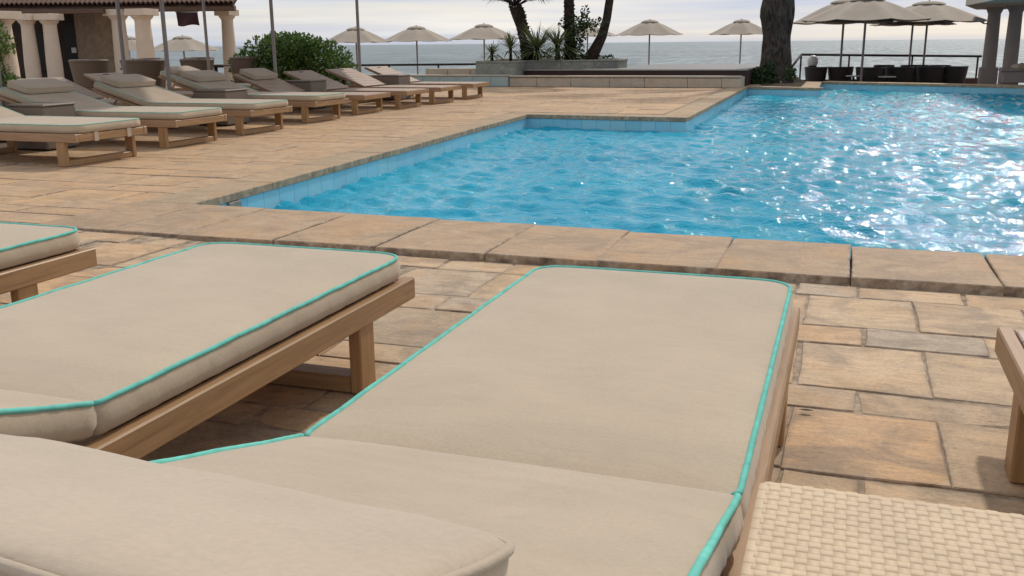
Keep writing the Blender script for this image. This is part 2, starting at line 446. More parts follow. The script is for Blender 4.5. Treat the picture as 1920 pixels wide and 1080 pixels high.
def stone(mb, x0, x1, y0, y1, zt, th=.05, ch=.003, jit=.007, skew=0):
    """one slab: chamfered top, slightly uneven corners"""
    mb.cur = rnd3()
    j = lambda: random.uniform(-jit, jit)
    c = [(x0 + j(), y0 + j()), (x1 + j(), y0 + j()), (x1 + j(), y1 + j()), (x0 + j(), y1 + j())]
    nx = 2
    # outline with mid points for an uneven edge
    out = []
    for i in range(4):
        a, b = c[i], c[(i + 1) % 4]
        out.append(a); out.append(((a[0] + b[0]) / 2 + j() * .8, (a[1] + b[1]) / 2 + j() * .8))
    n = len(out); cx = (x0 + x1) / 2; cy = (y0 + y1) / 2
    tl = (random.uniform(-1, 1) * .0025, random.uniform(-1, 1) * .0025)
    def tz(x, y): return zt + tl[0] * (x - cx) / max(.2, x1 - x0) + tl[1] * (y - cy) / max(.2, y1 - y0)
    def inset(p, d):
        dx, dy = cx - p[0], cy - p[1]
        wx = min(abs(dx), d) * (1 if dx > 0 else -1); wy = min(abs(dy), d) * (1 if dy > 0 else -1)
        ex = abs(dx) > (x1 - x0) * .3; ey = abs(dy) > (y1 - y0) * .3
        return (p[0] + (wx if ex else 0), p[1] + (wy if ey else 0))
    rows = [([(x, y, zt - th) for x, y in out], 1), ([(x, y, tz(x, y) - ch) for x, y in out], 1),
            ([(*inset(p, ch), tz(*p)) for p in out], .55), ([(*inset(p, ch + .014), tz(*p) + .0005) for p in out], 0)]
    o = len(mb.v)
    for ps, r in rows:
        for p in ps: mb.vert(p, r)
    for k in range(3):
        for i in range(n):
            mb.f.append((o + k * n + i, o + k * n + (i + 1) % n, o + (k + 1) * n + (i + 1) % n, o + (k + 1) * n + i))
    mb.f.append(tuple(o + 3 * n + i for i in range(n)))
    return mb

# ------------------------------------------------------------------ the pool outline
POOL = [(-3.72, 4.80), (-4.07, 12.42), (-1.90, 12.25), (-2.03, 21.15), (-.58, 20.62), (-.62, 23.85), (3.30, 22.05), (9.0, 19.4), (9.0, 4.0), (.74, 4.56), (-1.5, 4.68)]
WATER_Z = -.175
def in_poly(x, y, poly):
    c = False; n = len(poly)
    for i in range(n):
        (x1, y1), (x2, y2) = poly[i], poly[(i + 1) % n]
        if (y1 > y) != (y2 > y) and x < (x2 - x1) * (y - y1) / (y2 - y1) + x1: c = not c
    return c

# sea and lower ground
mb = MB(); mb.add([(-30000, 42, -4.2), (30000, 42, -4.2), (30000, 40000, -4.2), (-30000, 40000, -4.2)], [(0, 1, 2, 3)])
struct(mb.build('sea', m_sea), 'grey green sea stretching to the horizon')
mb = MB().prism([(-45, 23.5), (-45, 41), (14, 43), (14, 32.5), (-1.2, 31.8), (-2.6, 24.6), (-6.9, 25.4), (-8.6, 24.6)], -4.6, -1.3)
struct(mb.build('lower_walk', m_walk), 'lower paved walk along the sea where the far parasols stand')

# mortar bed under the paving
def zt_terrace(x):
    t = min(1, max(0, (-x - 2.2) / 1.9)); return -.03 + .026 * t * t * (3 - 2 * t)
mb = MB()
for (x0, x1, z0) in ((-9, -4.1, 0), (-4.1, -3.4, 1), (-3.4, -2.8, 1), (-2.8, -2.2, 1), (-2.2, 3.0, 1)):
    a, b = zt_terrace(x0) - .0032, zt_terrace(x1) - .0032
    mb.add([(x0, -1.5, a), (x1, -1.5, b), (x1, 4.3, b), (x0, 4.3, a)], [(0, 1, 2, 3)])
terrace = struct(mb.build('terrace', m_grout), 'sandstone flagged terrace under the foreground loungers')

COURSES = [3.955, 3.768, 3.352, 3.142, 2.71, 2.538, 2.125, 1.975, 1.58, 1.40, 1.02, .62, .40, -.05, -.5, -1.0]
FORCED = {0: [.095, .469], 1: [-.09, .282, .648], 2: [.108, .475], 3: [-.088, .282, .60], 4: [.083, .50], 5: [-.085, .277, .60], 6: [-.085, .09, .45]}
G = .0045
def split(x0, x1, lo, hi, forced=()):
    xs = [x0]; f = sorted(forced)
    while xs[-1] < x1 - lo * .6:
        nxt = xs[-1] + random.uniform(lo, hi)
        ff = [q for q in f if q > xs[-1] + .01]
        if ff and nxt > ff[0] - lo * .7:
            nxt = ff[0] if ff[0] - xs[-1] < hi * 1.25 else (xs[-1] + ff[0]) / 2
        xs.append(min(nxt, x1))
    if xs[-1] < x1: xs[-1] = x1
    return xs
for k in range(len(COURSES) - 1):
    y1, y0 = COURSES[k], COURSES[k + 1]
    h = y1 - y0
    xs = split(-5.6, 1.9, .28 if h < .3 else .34, .55 if h < .3 else .62, FORCED.get(k, ()))
    for a, b in zip(xs[:-1], xs[1:]):
        cx, cy = (a + b) / 2, (y0 + y1) / 2
        # only what the place shows between and around the loungers
        fw = -cx * math.sin(YAW) + cy * math.cos(YAW); lt = cx * math.cos(YAW) + cy * math.sin(YAW)
        if fw < .8 or abs(lt) > fw * .60 + .5: continue
        mb = MB(); z = zt_terrace(cx) + random.uniform(-.003, .003)
        stone(mb, a + G - cx, b - G - cx, y0 + G - cy, y1 - G - cy, 0)
        o = mb.build('paving_stone', m_stone, terrace, angle=40); o.location = (cx, cy, z)

# main deck on the left and beyond
DECK = [(-60, 4.02), (-3.72, 4.02), (-3.72, 4.80), (-4.07, 12.42), (-1.90, 12.25), (-2.03, 21.15), (-.58, 20.62), (-.62, 23.85), (-2.0, 24.6), (-9, 24.6), (-24, 24.6), (-60, 24.6)]
mb = MB().prism(DECK, -4.4, -.0045)
deck = struct(mb.build('pool_deck', m_grout), 'broad sandstone deck between the loungers and the pool')
def deck_edge(y):          # deck ends at this X on the pool side (the coping slabs follow)
    if y < 4.8: return -3.72
    if y < 12.42 + .30: return -3.72 - .35 * (y - 4.8) / 7.62 - .34
    return -1.94 - .13 * (y - 12.25) / 8.9 - .34
far = MB(); cand = []
y = 4.02
while y < 20.3:
    h = random.choice((.20, .26, .30, .34, .40, .44)) * (1 + .015 * (y - 4))
    xe = deck_edge(y + h / 2)
    xs = split(-17 + random.uniform(0, .5), xe, .38, .95)
    for a, b in zip(xs[:-1], xs[1:]): cand.append((a, b, y, y + h))
    y += h
def show(c):
    cx, cy = (c[0] + c[1]) / 2, (c[2] + c[3]) / 2
    fw = -cx * math.sin(YAW) + cy * math.cos(YAW); lt = cx * math.cos(YAW) + cy * math.sin(YAW)
    return fw, lt
near = []
for c in cand:
    fw, lt = show(c)
    if abs(lt) > fw * .57 + .8: continue
    if c[0] > -8.2: near.append((fw, c))
    else: near.append((fw + 12, c))
near.sort(key=lambda t: t[0])
for i, (fw, (a, b, y0, y1)) in enumerate(near):
    g = .0045
    if i < 290:
        mb = MB(); cx, cy = (a + b) / 2, (y0 + y1) / 2
        stone(mb, a + g - cx, b - g - cx, y0 + g - cy, y1 - g - cy, 0, jit=.005)
        o = mb.build('paving_stone', m_deckstone, deck, angle=40); o.location = (cx, cy, random.uniform(-.002, .002))
    else:
        stone(far, a + g, b - g, y0 + g, y1 - g, random.uniform(-.002, .002), jit=.005)
stuff(far.build('distant_paving_stones', m_deckstone, deck, angle=40))

# ------------------------------------------------------------------ pool: shell, coping, tiles, water
def seg(a, b):
    L = math.hypot(b[0] - a[0], b[1] - a[1]); return L, ((b[0] - a[0]) / L, (b[1] - a[1]) / L)
mb = MB()
mb.prism([(x, y) for x, y in POOL], -1.6, -1.55)
mb.box(9.35, 16, 3.0, 24, -1.6, -.016)
pool = struct(mb.build('pool', m_tile), 'large irregular swimming pool lined with blue tiles')
# near coping
seams = [1.9, 1.22, .618, .068, -.468, -.99, -1.50, -2.055, -2.61, -3.17, -3.62, -4.10]
for b, a in zip(seams[:-1], seams[1:]):
    cx = (a + b) / 2
    yb = 4.56 + (4.80 - 4.56) * max(0, min(1, (.74 - cx) / 4.46)) if cx > -3.6 else 4.76
    t = max(0, min(1, (cx + 4.1) / 4.1)); z = .001 + .005 * t
    mb = MB(); stone(mb, a + .004 - cx, b - .004 - cx, 3.97 - 4.3, yb + .03 - 4.3, 0, th=.085, ch=.004, jit=.008)
    o = mb.build('coping_slab', m_coping, pool, angle=40); o.location = (cx, 4.3, z + random.uniform(-.002, .002))
def edge_slabs(a, b, width, inward, step=.95, z=.002, start=0.0, stop=0.0):
    L, d = seg(a, b); nrm = (-d[1] * inward, d[0] * inward)   # towards the deck
    n = max(1, round((L - start - stop) / step)); st = (L - start - stop) / n
    for i in range(n):
        s0, s1 = start + i * st + .003, start + (i + 1) * st - .003
        sm_ = (s0 + s1) / 2; w = (width - .035) / 2
        cx = a[0] + d[0] * sm_ + nrm[0] * w; cy = a[1] + d[1] * sm_ + nrm[1] * w
        mb = MB(); stone(mb, -(s1 - s0) / 2, (s1 - s0) / 2, -width / 2, width / 2, 0, th=.05, ch=.005, jit=.004)
        o = mb.build('coping_slab', m_edge, pool, angle=40); o.location = (cx, cy, z); o.rotation_euler = (0, 0, math.atan2(d[1], d[0]))
P = POOL
edge_slabs(P[0], P[1], .36, 1, .95)
edge_slabs(P[1], P[2], .36, 1, .9, start=-.30)
edge_slabs(P[2], P[3], .36, 1, 1.0, start=.37)
edge_slabs(P[3], P[4], .34, 1, .8, stop=-.0, start=-.2)
edge_slabs(P[4], P[5], .34, 1, .8, start=.35)
edge_slabs(P[5], P[6], .45, 1, 1.0)
edge_slabs(P[6], P[7], .45, 1, 1.0)
def tiles(a, b, size=.21):
    L, d = seg(a, b); n = max(1, round(L / size)); st = L / n
    ang = math.atan2(d[1], d[0])
    mb = MB(); mb.box(-st / 2 + .0016, st / 2 - .0016, -.004, .012, -.22, .168, .002)
    for i in range(n):
        me = bpy.data.meshes.new
        mb.rnd = [rnd3()] * len(mb.v)
        o = mb.build('wall_tile', m_tile, pool)
        s = (i + .5) * st
        o.location = (a[0] + d[0] * s, a[1] + d[1] * s, -.22); o.rotation_euler = (0, 0, ang)
for i, sz in ((0, .21), (1, .20), (2, .30), (3, .24), (4, .3), (5, .34), (6, .5)):
    tiles(P[i], P[i + 1], sz)
# backing behind tiles, one closed ring so no gaps show
mb = MB()
for i in range(len(P)):
    a, b = P[i], P[(i + 1) % len(P)]
    L, d = seg(a, b); n_ = (-d[1] * .03, d[0] * .03)
    A, B = (a[0] + n_[0], a[1] + n_[1]), (b[0] + n_[0], b[1] + n_[1])
    mb.add([(*A, -1.55), (*B, -1.55), (*B, -.052), (*A, -.052)], [(0, 1, 2, 3)])
mb.build('pool_lining', m_tile, pool)
# skimmer on the left wall
mb = MB(); mb.box(-.012, .03, -.07, .07, -.055, .055, .006)
o = mb.build('skimmer_grille', m_greyblock, pool); o.location = (-3.745, 5.26, -.11); o.rotation_euler = (0, 0, .046)

# water with real ripples
def water():
    x0, x1, y0, y1 = -4.2, 9.0, 3.9, 24.0
    ys = [y0]
    while ys[-1] < y1: ys.append(ys[-1] + .017 + .0028 * max(0, ys[-1] - 4))
    ys = np.array(ys); xs = np.arange(x0, x1 + .03, .022)
    X, Y = np.meshgrid(xs, ys)
    Z = np.zeros_like(X)
    r = np.random.default_rng(3)
    for i in range(90):
        lam = .11 * (4.4 ** r.random()); th = r.normal(1.35, .55); ph = r.random() * 6.28
        k = 2 * math.pi / lam; amp = .0060 * lam
        a = k * (X * math.cos(th) + Y * math.sin(th)) + ph + .6 * np.sin(.9 * X + 1.3 * Y + ph)
        w = np.sin(a); Z += amp * (1 - 2 * np.abs(np.sin(a / 2)) ** 1.4 if i % 3 == 0 else w)
    V = np.stack([X, Y, Z + WATER_Z], -1).reshape(-1, 3)
    ny, nx = X.shape
    I = np.arange(ny * nx).reshape(ny, nx)
    F = np.stack([I[:-1, :-1], I[:-1, 1:], I[1:, 1:], I[1:, :-1]], -1).reshape(-1, 4)
    C = V[F].mean(1)
    keep = np.zeros(len(F), bool)
    n = len(P); px, py = C[:, 0], C[:, 1]
    for i in range(n):
        (ax, ay), (bx, by) = P[i], P[(i + 1) % n]
        cond = (ay > py) != (by > py)
        with np.errstate(divide='ignore', invalid='ignore'):
            xi = (bx - ax) * (py - ay) / (by - ay if by != ay else 1e-9) + ax
        keep ^= cond & (px < xi)
    # let the sheet run a little under the edges
    F = F[keep]
    me = bpy.data.meshes.new('pool_water')
    me.vertices.add(len(V)); me.vertices.foreach_set('co', V.ravel())
    me.loops.add(F.size); me.loops.foreach_set('vertex_index', F.ravel().astype(np.int32))
    me.polygons.add(len(F)); me.polygons.foreach_set('loop_start', np.arange(0, F.size, 4, dtype=np.int32))
    me.update(calc_edges=True); me.validate(); me.materials.append(m_water); me.shade_smooth()
    return struct(link('pool_water', me), 'rippled turquoise water of the pool')
water()

# ------------------------------------------------------------------ sun loungers
def pad_mesh(name, Wd, L, T, r0, r1, puff, mat, bend=None, seed=0, nu=26, nv=56, wrinkle=.0, crease=0.0):
    """cushion lying from y=0 to y=L; corner radii r0 at y=0 and r1 at y=L; returns mesh and the top edge loop"""
    rr = np.random.default_rng(seed)
    ph = rr.random(8) * 6.28
    vs_ = []
    t = np.linspace(0, 1, nv)
    # denser near ends
    yy = L * (.5 - .5 * np.cos(np.pi * t)) * .6 + L * t * .4
    def half(y):
        w = Wd / 2
        if y < r0: d = r0 - y; w -= r0 - math.sqrt(max(0, r0 * r0 - d * d))
        if y > L - r1: d = y - (L - r1); w -= r1 - math.sqrt(max(0, r1 * r1 - d * d))
        return w
    us = np.sin(np.linspace(-1, 1, nu) * math.pi / 2)
    P_ = []
    for y in yy:
        h = half(y); row = []
        for u in us:
            ey = min(1, min(y, L - y) / .10)
            e = (1 - abs(u) ** 5) * (1 - (1 - ey) ** 2)
            wr = wrinkle * (math.sin(9 * y + 3 * u + ph[0]) * math.sin(4 * u + ph[1]) + .5 * math.sin(23 * y + 5 * u + ph[2]) * e)
            wr += crease * (math.sin(78 * y + 2.2 * u + .8 * math.sin(3 * u)) * math.exp(-((y - .20 - .05 * u) / .11) ** 2) + .6 * math.sin(120 * y - 3 * u) * math.exp(-((y - .06) / .05) ** 2))
            row.append((u * h, y, T + puff * e + wr * e + .0006 * math.sin(31 * y + ph[3]) * (1 - e)))
        P_.append(row)
    mb = MB(); mb.grid(P_)
    top = mb.v
    idx = [j for j in range(nu)] + [i * nu + nu - 1 for i in range(1, nv)] + [(nv - 1) * nu + j for j in range(nu - 2, -1, -1)] + [i * nu for i in range(nv - 2, 0, -1)]
    loop = [top[i] for i in idx]
    n = len(loop)
    cx, cy = 0, L / 2
    def ring(off, z):
        out = []
        for i, (x, y, _) in enumerate(loop):
            a = loop[i - 1]; b = loop[(i + 1) % n]
            tx, ty = b[0] - a[0], b[1] - a[1]; l = math.hypot(tx, ty) or 1
            of2 = off + .0016 * math.sin(1.9 * i + 40 * z) * math.sin(.37 * i)
            out.append((x + ty / l * of2, y - tx / l * of2, z))
        return out
    prev = idx
    for off, z in ((.006, T * .78), (.010, T * .45), (.004, T * .12), (-.012, 0)):
        o = len(mb.v)
        for p in ring(off, z): mb.vert(p)
        for i in range(n):
            j = (i + 1) % n
            mb.f.append((prev[j], prev[i], o + i, o + j))
        prev = [o + i for i in range(n)]
    mb.f.append(tuple(prev))
    return mb, loop
FR_W, RAIL_H, RAIL_T = .75, .066, .036
PADW, PADT = .70, .066
SEAT, BACK, ANG = 1.32, .78, R(16.5)
_cache = {}
def cached(key, fn):
    if key not in _cache: _cache[key] = fn()
    return _cache[key]
def xform(mb, f):
    mb.v = [tuple(f(Vector(p))) for p in mb.v]; return mb
def lounger(label, loc, rz, group, padded=True, pillow=True, inset=.13, slats=True, bg=True, sy=1.0, railz=.26, dpillow=0.0, straps=False):
    t = thing('sun_lounger', label, 'sun lounger', loc, rz, group)
    zt = railz; zb = zt - RAIL_H; L = SEAT + .03 + BACK * .97
    rail_m, x_m, leg_m = (m_teakbg, m_teakx, m_teakz) if bg else (m_teak, m_teakx, m_teakz)
    K = (bg, inset, railz, padded)
    def rail():
        return MB().box(-RAIL_T / 2, RAIL_T / 2, 0, L, zb, zt, .004).mesh('side_rail', rail_m)
    for s in (-1, 1):
        o = link('side_rail', cached(('rail',) + K, rail), t); o.location = (s * (FR_W / 2 - RAIL_T / 2), 0, 0)
    o = link('foot_rail', cached(('foot',) + K, lambda: MB().box(-FR_W / 2 + RAIL_T + .001, FR_W / 2 - RAIL_T - .001, .003, .035, zb + .003, zt - .003, .003).mesh('foot_rail', x_m)), t)
    o = link('head_rail', cached(('head',) + K, lambda: MB().box(-FR_W / 2 + RAIL_T + .001, FR_W / 2 - RAIL_T - .001, L - .035, L - .003, zb + .003, zt - .003, .003).mesh('head_rail', x_m)), t)
    # two sled legs
    def legm(): return MB().box(-.019, .019, -.042, .042, .001, zb + .002, .004).mesh('leg', leg_m)
    def str_(): return MB().box(-FR_W / 2 + .048, FR_W / 2 - .048, -.036, .036, 0, .048, .004).mesh('floor_stretcher', x_m)
    for yl in (inset + .042, 1.52):
        for s in (-1, 1):
            o = link('leg', cached(('leg',) + K, legm), t); o.location = (s * (FR_W / 2 - .026), yl, 0)
        o = link('floor_stretcher', cached(('str',) + K, str_), t); o.location = (0, yl, 0)
    # backrest frame, hinged at SEAT
    ang = ANG if padded else R(21.5)
    ca, sa = math.cos(ang), math.sin(ang)
    def hinge(p): return Vector((p.x, SEAT + .02 + p.y * ca - p.z * sa, zt + .001 + p.y * sa + p.z * ca))
    def bf():
        mb = MB()
        for s in (-1, 1): mb.box(s * (FR_W / 2 - .062) - .015, s * (FR_W / 2 - .062) + .015, .02, BACK, -.040, -.006, .003)
        mb.box(-FR_W / 2 + .078, FR_W / 2 - .078, BACK - .03, BACK - .002, -.039, -.007, .003)
        return xform(mb, hinge).mesh('backrest_frame', rail_m)
    link('backrest_frame', cached(('bf',) + K, bf), t)
    def strut():
        h = hinge(Vector((0, BACK * .62, -.03)))
        return MB().tube([(0, h.y, h.z), (0, h.y + .18, zb + .02)], .011, 6).mesh('back_prop', rail_m)
    for s in (-1, 1): link('back_prop', cached(('prop',) + K, strut), t).location = (s * .24, 0, 0)
    if slats:
        sm_w = m_teakx if padded else m_slat
        def sl(): return MB().box(-FR_W / 2 + RAIL_T + .002, FR_W / 2 - RAIL_T - .002, -.044, .044, -.016, 0, .003).mesh('slat', sm_w)
        n = 13; me = cached(('slat',) + K, sl)
        for i in range(n):
            o = link('slat', me, t); o.location = (0, .082 + i * (SEAT - .09) / n, zt + (.004 if not padded else -.006))
        def slb(): return MB().box(-FR_W / 2 + .010, FR_W / 2 - .010, -.042, .042, -.006, .010, .003).mesh('slat', sm_w)
        me = cached(('slatb',) + K, slb); n = 8
        for i in range(0 if padded else n):
            o = link('slat', me, t); p = hinge(Vector((0, .06 + i * (BACK - .055) / n, .002)))
            o.location = p; o.rotation_euler = (ang, 0, 0)
        if not padded:
            o = link('hand_slot_shade', cached(('hh',) + K, lambda: MB().box(-.055, .055, -.012, .012, 0, .003, .001).mesh('hand_slot_shade', m_darkmetal)), t)  # dark plate laid on the slats for the shade inside the grip slot
            p = hinge(Vector((0, BACK - .10, .0125))); o.location = p; o.rotation_euler = (ang, 0, 0)
    if padded:
        fm, pm = (m_fabric_bg, m_pillow_bg) if bg else (m_fabric, m_pillow)
        z0 = zt + .002
        def seat():
            mb, lp = pad_mesh('seat', PADW, SEAT + .002, PADT, .085, .030, .010, fm, seed=1, wrinkle=.0012)
            xform(mb, lambda p: Vector((p.x, p.y + .006, p.z + z0)))
            return mb.mesh('seat_cushion', fm, angle=60), [(x, y + .006, z + z0) for x, y, z in lp]
        sm_, lp = cached(('seat',) + K, seat)
        so_ = link('seat_cushion', sm_, t)
        def pipe(lp, skip):
            def go():
                pts = [p for p in lp if not skip(p)]
                # start the open path at the gap
                gi = max(range(len(pts)), key=lambda i: (Vector(pts[i]) - Vector(pts[i - 1])).length)
                pts = pts[gi:] + pts[:gi]
                return MB().tube([(x, y, z) for x, y, z in pts], [(.0052 if not bg else .0034) * (1 + .06 * math.sin(7.3 * i) * math.sin(2.1 * i)) for i in range(len(pts))], 8).mesh('piping', m_pipe, smooth=True)
            return go
        link('piping', cached(('pipe',) + K, pipe(lp, lambda p: p[1] > SEAT - .001 + .008 - .004 and abs(p[0]) < PADW / 2 - .004)), so_)
        def back():
            mb, lp = pad_mesh('back', PADW, BACK + .01, PADT, .030, .085, .012, fm, seed=2, wrinkle=.002, crease=.0016)
            f = lambda p: hinge(Vector((p[0], p[1] - .016, p[2] + .006)))
            # the cushion curls softly out of the flat before it follows the backrest
            xform(mb, f); return mb.mesh('back_cushion', fm, angle=60), [tuple(f(Vector(p))) for p in lp]
        bm_, lp2 = cached(('back',) + K, back)
        bo_ = link('back_cushion', bm_, t)
        h0 = hinge(Vector((0, .0, PADT)))
        link('piping', cached(('pipeb',) + K, pipe(lp2, lambda p: p[1] < h0.y + .012 and abs(p[0]) < PADW / 2 - .004)), bo_)
        # strap under the foot end
        if straps:
            for s in (-1, 1): MB().box(-.02, .02, -.004, .0015, zb - .002, zt + .004).build('strap', pm, t).location = (s * .17, 0, 0)
    if pillow:
        pm = m_pillow_bg if bg else m_pillow
        def pil(full=True):
            PW, PL, PT = (.58, .27, .078) if bg else (.62, .28, .072)
            mb = MB(); nu, nv = 22, 14
            def S(u, v, s):
                # soft box
                eu, ev = 1 - abs(u) ** 12, 1 - abs(v) ** 8
                th = PT * (.62 + .38 * (max(0, eu) ** .5) * (max(0, ev) ** .5)) + .0022 * math.sin(9 * u + 4 * v) * math.sin(6 * v + 1) + .0015 * math.sin(23 * u + 2 * v) * abs(v)
                pinch = 1 - .035 * (abs(u) ** 3) * (1 - abs(v)) - .0
                return Vector((u * PW / 2 * math.sqrt(1 - .06 * v ** 6), v * PL / 2 * math.sqrt(1 - .17 * u ** 10), s * th / 2))
            U = np.sin(np.linspace(-1, 1, nu) * math.pi / 2); Vv = np.sin(np.linspace(-1, 1, nv) * math.pi / 2)
            loops = {}
            for s in (1, -1):
                o = len(mb.v)
                for v in Vv:
                    for u in U: mb.vert(S(u, v, s))
                for i in range(nv - 1):
                    for j in range(nu - 1):
                        q = (o + i * nu + j, o + i * nu + j + 1, o + (i + 1) * nu + j + 1, o + (i + 1) * nu + j)
                        mb.f.append(q if s == 1 else q[::-1])
                loops[s] = [o + j for j in range(nu)] + [o + i * nu + nu - 1 for i in range(1, nv)] + [o + (nv - 1) * nu + j for j in range(nu - 2, -1, -1)] + [o + i * nu for i in range(nv - 2, 0, -1)]
            n = len(loops[1])
            for i in range(n):
                j = (i + 1) % n
                mb.f.append((loops[-1][i], loops[-1][j], loops[1][j], loops[1][i]))
            seam = [mb.v[i] for i in loops[1]]
            zoff = 0 if not padded else PADT
            q_ = 0 if bg else -.15
            f = lambda p: hinge(Vector((p[0] * math.cos(q_) - p[1] * math.sin(q_) + (0 if bg else .075), p[0] * math.sin(q_) + p[1] * math.cos(q_) + BACK - .185 - dpillow, p[2] + PT / 2 + zoff + (.018 if bg else .006))))
            xform(mb, f)
            sm2 = MB().tube([f(Vector(p)) for p in seam], .0045, 6, closed=True)
            return mb.mesh('pillow', pm, angle=70), sm2.mesh('seam', pm, smooth=True)
        a, b = cached(('pil', padded, dpillow) + K, pil)
        po = link('pillow', a, t); link('seam', b, po)
    t.scale = (sy, 1, 1)
    return t
FG = 'loungers standing on the terrace in the foreground'
ROW = 'loungers standing in a row along the pool deck'
BACKROW = 'loungers standing in the second row by the tub chairs'
TZ = -.027
lounger('taupe cushioned lounger nearest the camera with a pillow at its head', (-.455, 2.59, TZ), math.pi, FG, bg=False, inset=.27, dpillow=-.195)
lounger('taupe cushioned lounger directly beside the nearest one, long teak side rail in view', (-1.59, 2.605, TZ), math.pi, FG, bg=False, inset=.27, pillow=False)
lounger('foreground lounger of which only the rounded foot corner shows at the left edge', (-2.865, 2.68, TZ), math.pi, FG, bg=False, inset=.27, pillow=False)
lounger('bare teak lounger end beyond the cream woven table, without a cushion', (.765, 2.545, TZ), math.pi, FG, padded=False, pillow=False, bg=False, inset=.27)
HP = math.pi / 2
for (x, y, lab, pad, pil) in (
        (-5.70, 6.47, 'cushioned grey lounger of the deck row cut by the left edge', 1, 1),
        (-5.86, 7.88, 'cushioned grey lounger of the deck row, second from the left edge', 1, 1),
        (-5.94, 9.22, 'cushioned grey lounger of the deck row, third from the left edge', 1, 1),
        (-6.08, 10.80, 'cushioned grey lounger of the deck row, last before the bare teak ones', 1, 1),
        (-6.18, 12.25, 'bare teak slatted lounger of the deck row with only a grey pillow', 0, 1),
        (-6.10, 13.43, 'bare teak slatted lounger of the deck row, right after the one with a pillow', 0, 0),
        (-6.05, 14.59, 'bare teak slatted lounger of the deck row, last but one towards the sea', 0, 0),
        (-6.06, 16.00, 'bare teak slatted lounger of the deck row farthest towards the sea', 0, 0)):
    lounger(lab, (x, y, .002), HP + random.uniform(-.025, .025), ROW, bool(pad), bool(pil), slats=not pad, sy=1.10, straps=y < 7)

# ------------------------------------------------------------------ woven tables
def wicker_table_fg(loc, size=.45, h=.415):
    t = thing('woven_table', 'cream woven side table between the nearest lounger and the bare one', 'side table', loc)
    s2 = size / 2; n = 35; st = size / n; wv = st * .995; amp = .00045
    core = MB().box(-s2 + .004, s2 - .004, -s2 + .004, s2 - .004, .004, h - .0012, .008).build('body', m_cream_strand, t)
    def strand(phase):
        mb = MB(); P_ = []
        # path: up one side, over the top, down the other side
        path = []
        for z in np.linspace(.01, h - .012, 6): path.append((-s2 - .001, z, -1, 0))
        for a in np.linspace(0, math.pi / 2, 5)[1:]:
            path.append((-s2 + .011 - .012 * math.cos(a), h - .012 + .012 * math.sin(a), -math.cos(a), math.sin(a)))
        m = n * 12
        for i in range(1, m):
            x = -s2 + .011 + (size - .022) * i / m
            ph = math.sin(math.pi * (x + s2) / st + phase * math.pi)
            d = amp * max(-1, min(1, ph * 6))
            path.append((x, h + d, 0, 1))
        for a in np.linspace(math.pi / 2, 0, 5):
            path.append((s2 - .011 + .012 * math.cos(a), h - .012 + .012 * math.sin(a), math.cos(a), math.sin(a)))
        for z in np.linspace(h - .02, .01, 6): path.append((s2 + .001, z, 1, 0))
        rows = []
        for (x, z, nx, nz_) in path:
            row = []
            for u, dz in ((-.5, -.0007), (-.47, -.0001), (0, .0), (.47, -.0001), (.5, -.0007)):
                row.append((x + nx * dz, u * wv, z + nz_ * dz))
            rows.append(row)
        mb.grid(rows); return mb.mesh('strand', m_cream_strand, smooth=True)
    me = [strand(0), strand(1)]
    for k in range(n):
        c = -s2 + (k + .5) * st
        if abs(c) > s2 - .006: pass
        o = link('strand', me[k % 2], t); o.location = (0, c, 0)
        o = link('strand', me[(k + 1) % 2], t); o.location = (c, 0, 0); o.rotation_euler = (0, 0, HP)
    return t
wicker_table_fg((.155, .925, TZ))
def wicker_box(loc, lab, sx=.46, sy=.46, h=.42, mat=m_wickbox, rz=0):
    t = thing('wicker_table', lab, 'side table', loc, rz, 'wicker side tables between the loungers')
    MB().box(-sx / 2, sx / 2, -sy / 2, sy / 2, .012, h - .022, .012).build('body', mat, t)
    MB().box(-sx / 2 - .004, sx / 2 + .004, -sy / 2 - .004, sy / 2 + .004, h - .0215, h, .008).build('table_top', mat, t)
    mb = MB(); mb.box(-sx / 2 + .03, sx / 2 - .03, -sy / 2 + .03, sy / 2 - .03, 0, .0115); mb.build('plinth', m_darkmetal, t)
    return t
wicker_box((-7.12, 7.19, .002), 'wicker box table between the two cushioned loungers nearest the left edge', .42, .40)
wicker_box((-7.16, 10.02, .002), 'wicker box table between the third and fourth cushioned loungers of the row', .46, .46)
wicker_box((-7.70, 12.85, .002), 'wicker box table beside the bare lounger that has a pillow', .50, .46)
wicker_box((-7.45, 15.30, .002), 'wicker box table between the two bare loungers nearest the sea', .50, .46)
wicker_box((-8.95, 8.75, .002), 'dark wicker box table behind the cushioned loungers near the left edge', .48, .5, mat=m_wick)
lounger('bare slatted lounger back showing behind the second cushioned lounger of the row', (-8.0, 10.15, .002), HP, BACKROW, False, False, sy=1.05)
lounger('bare slatted lounger standing behind the row between two pale grey poles', (-8.75, 12.15, .002), HP, BACKROW, False, False, sy=1.05)
lounger('cushioned grey lounger with pillow standing behind the deck row', (-8.35, 13.35, .002), HP, BACKROW, True, True, slats=False, sy=1.05)

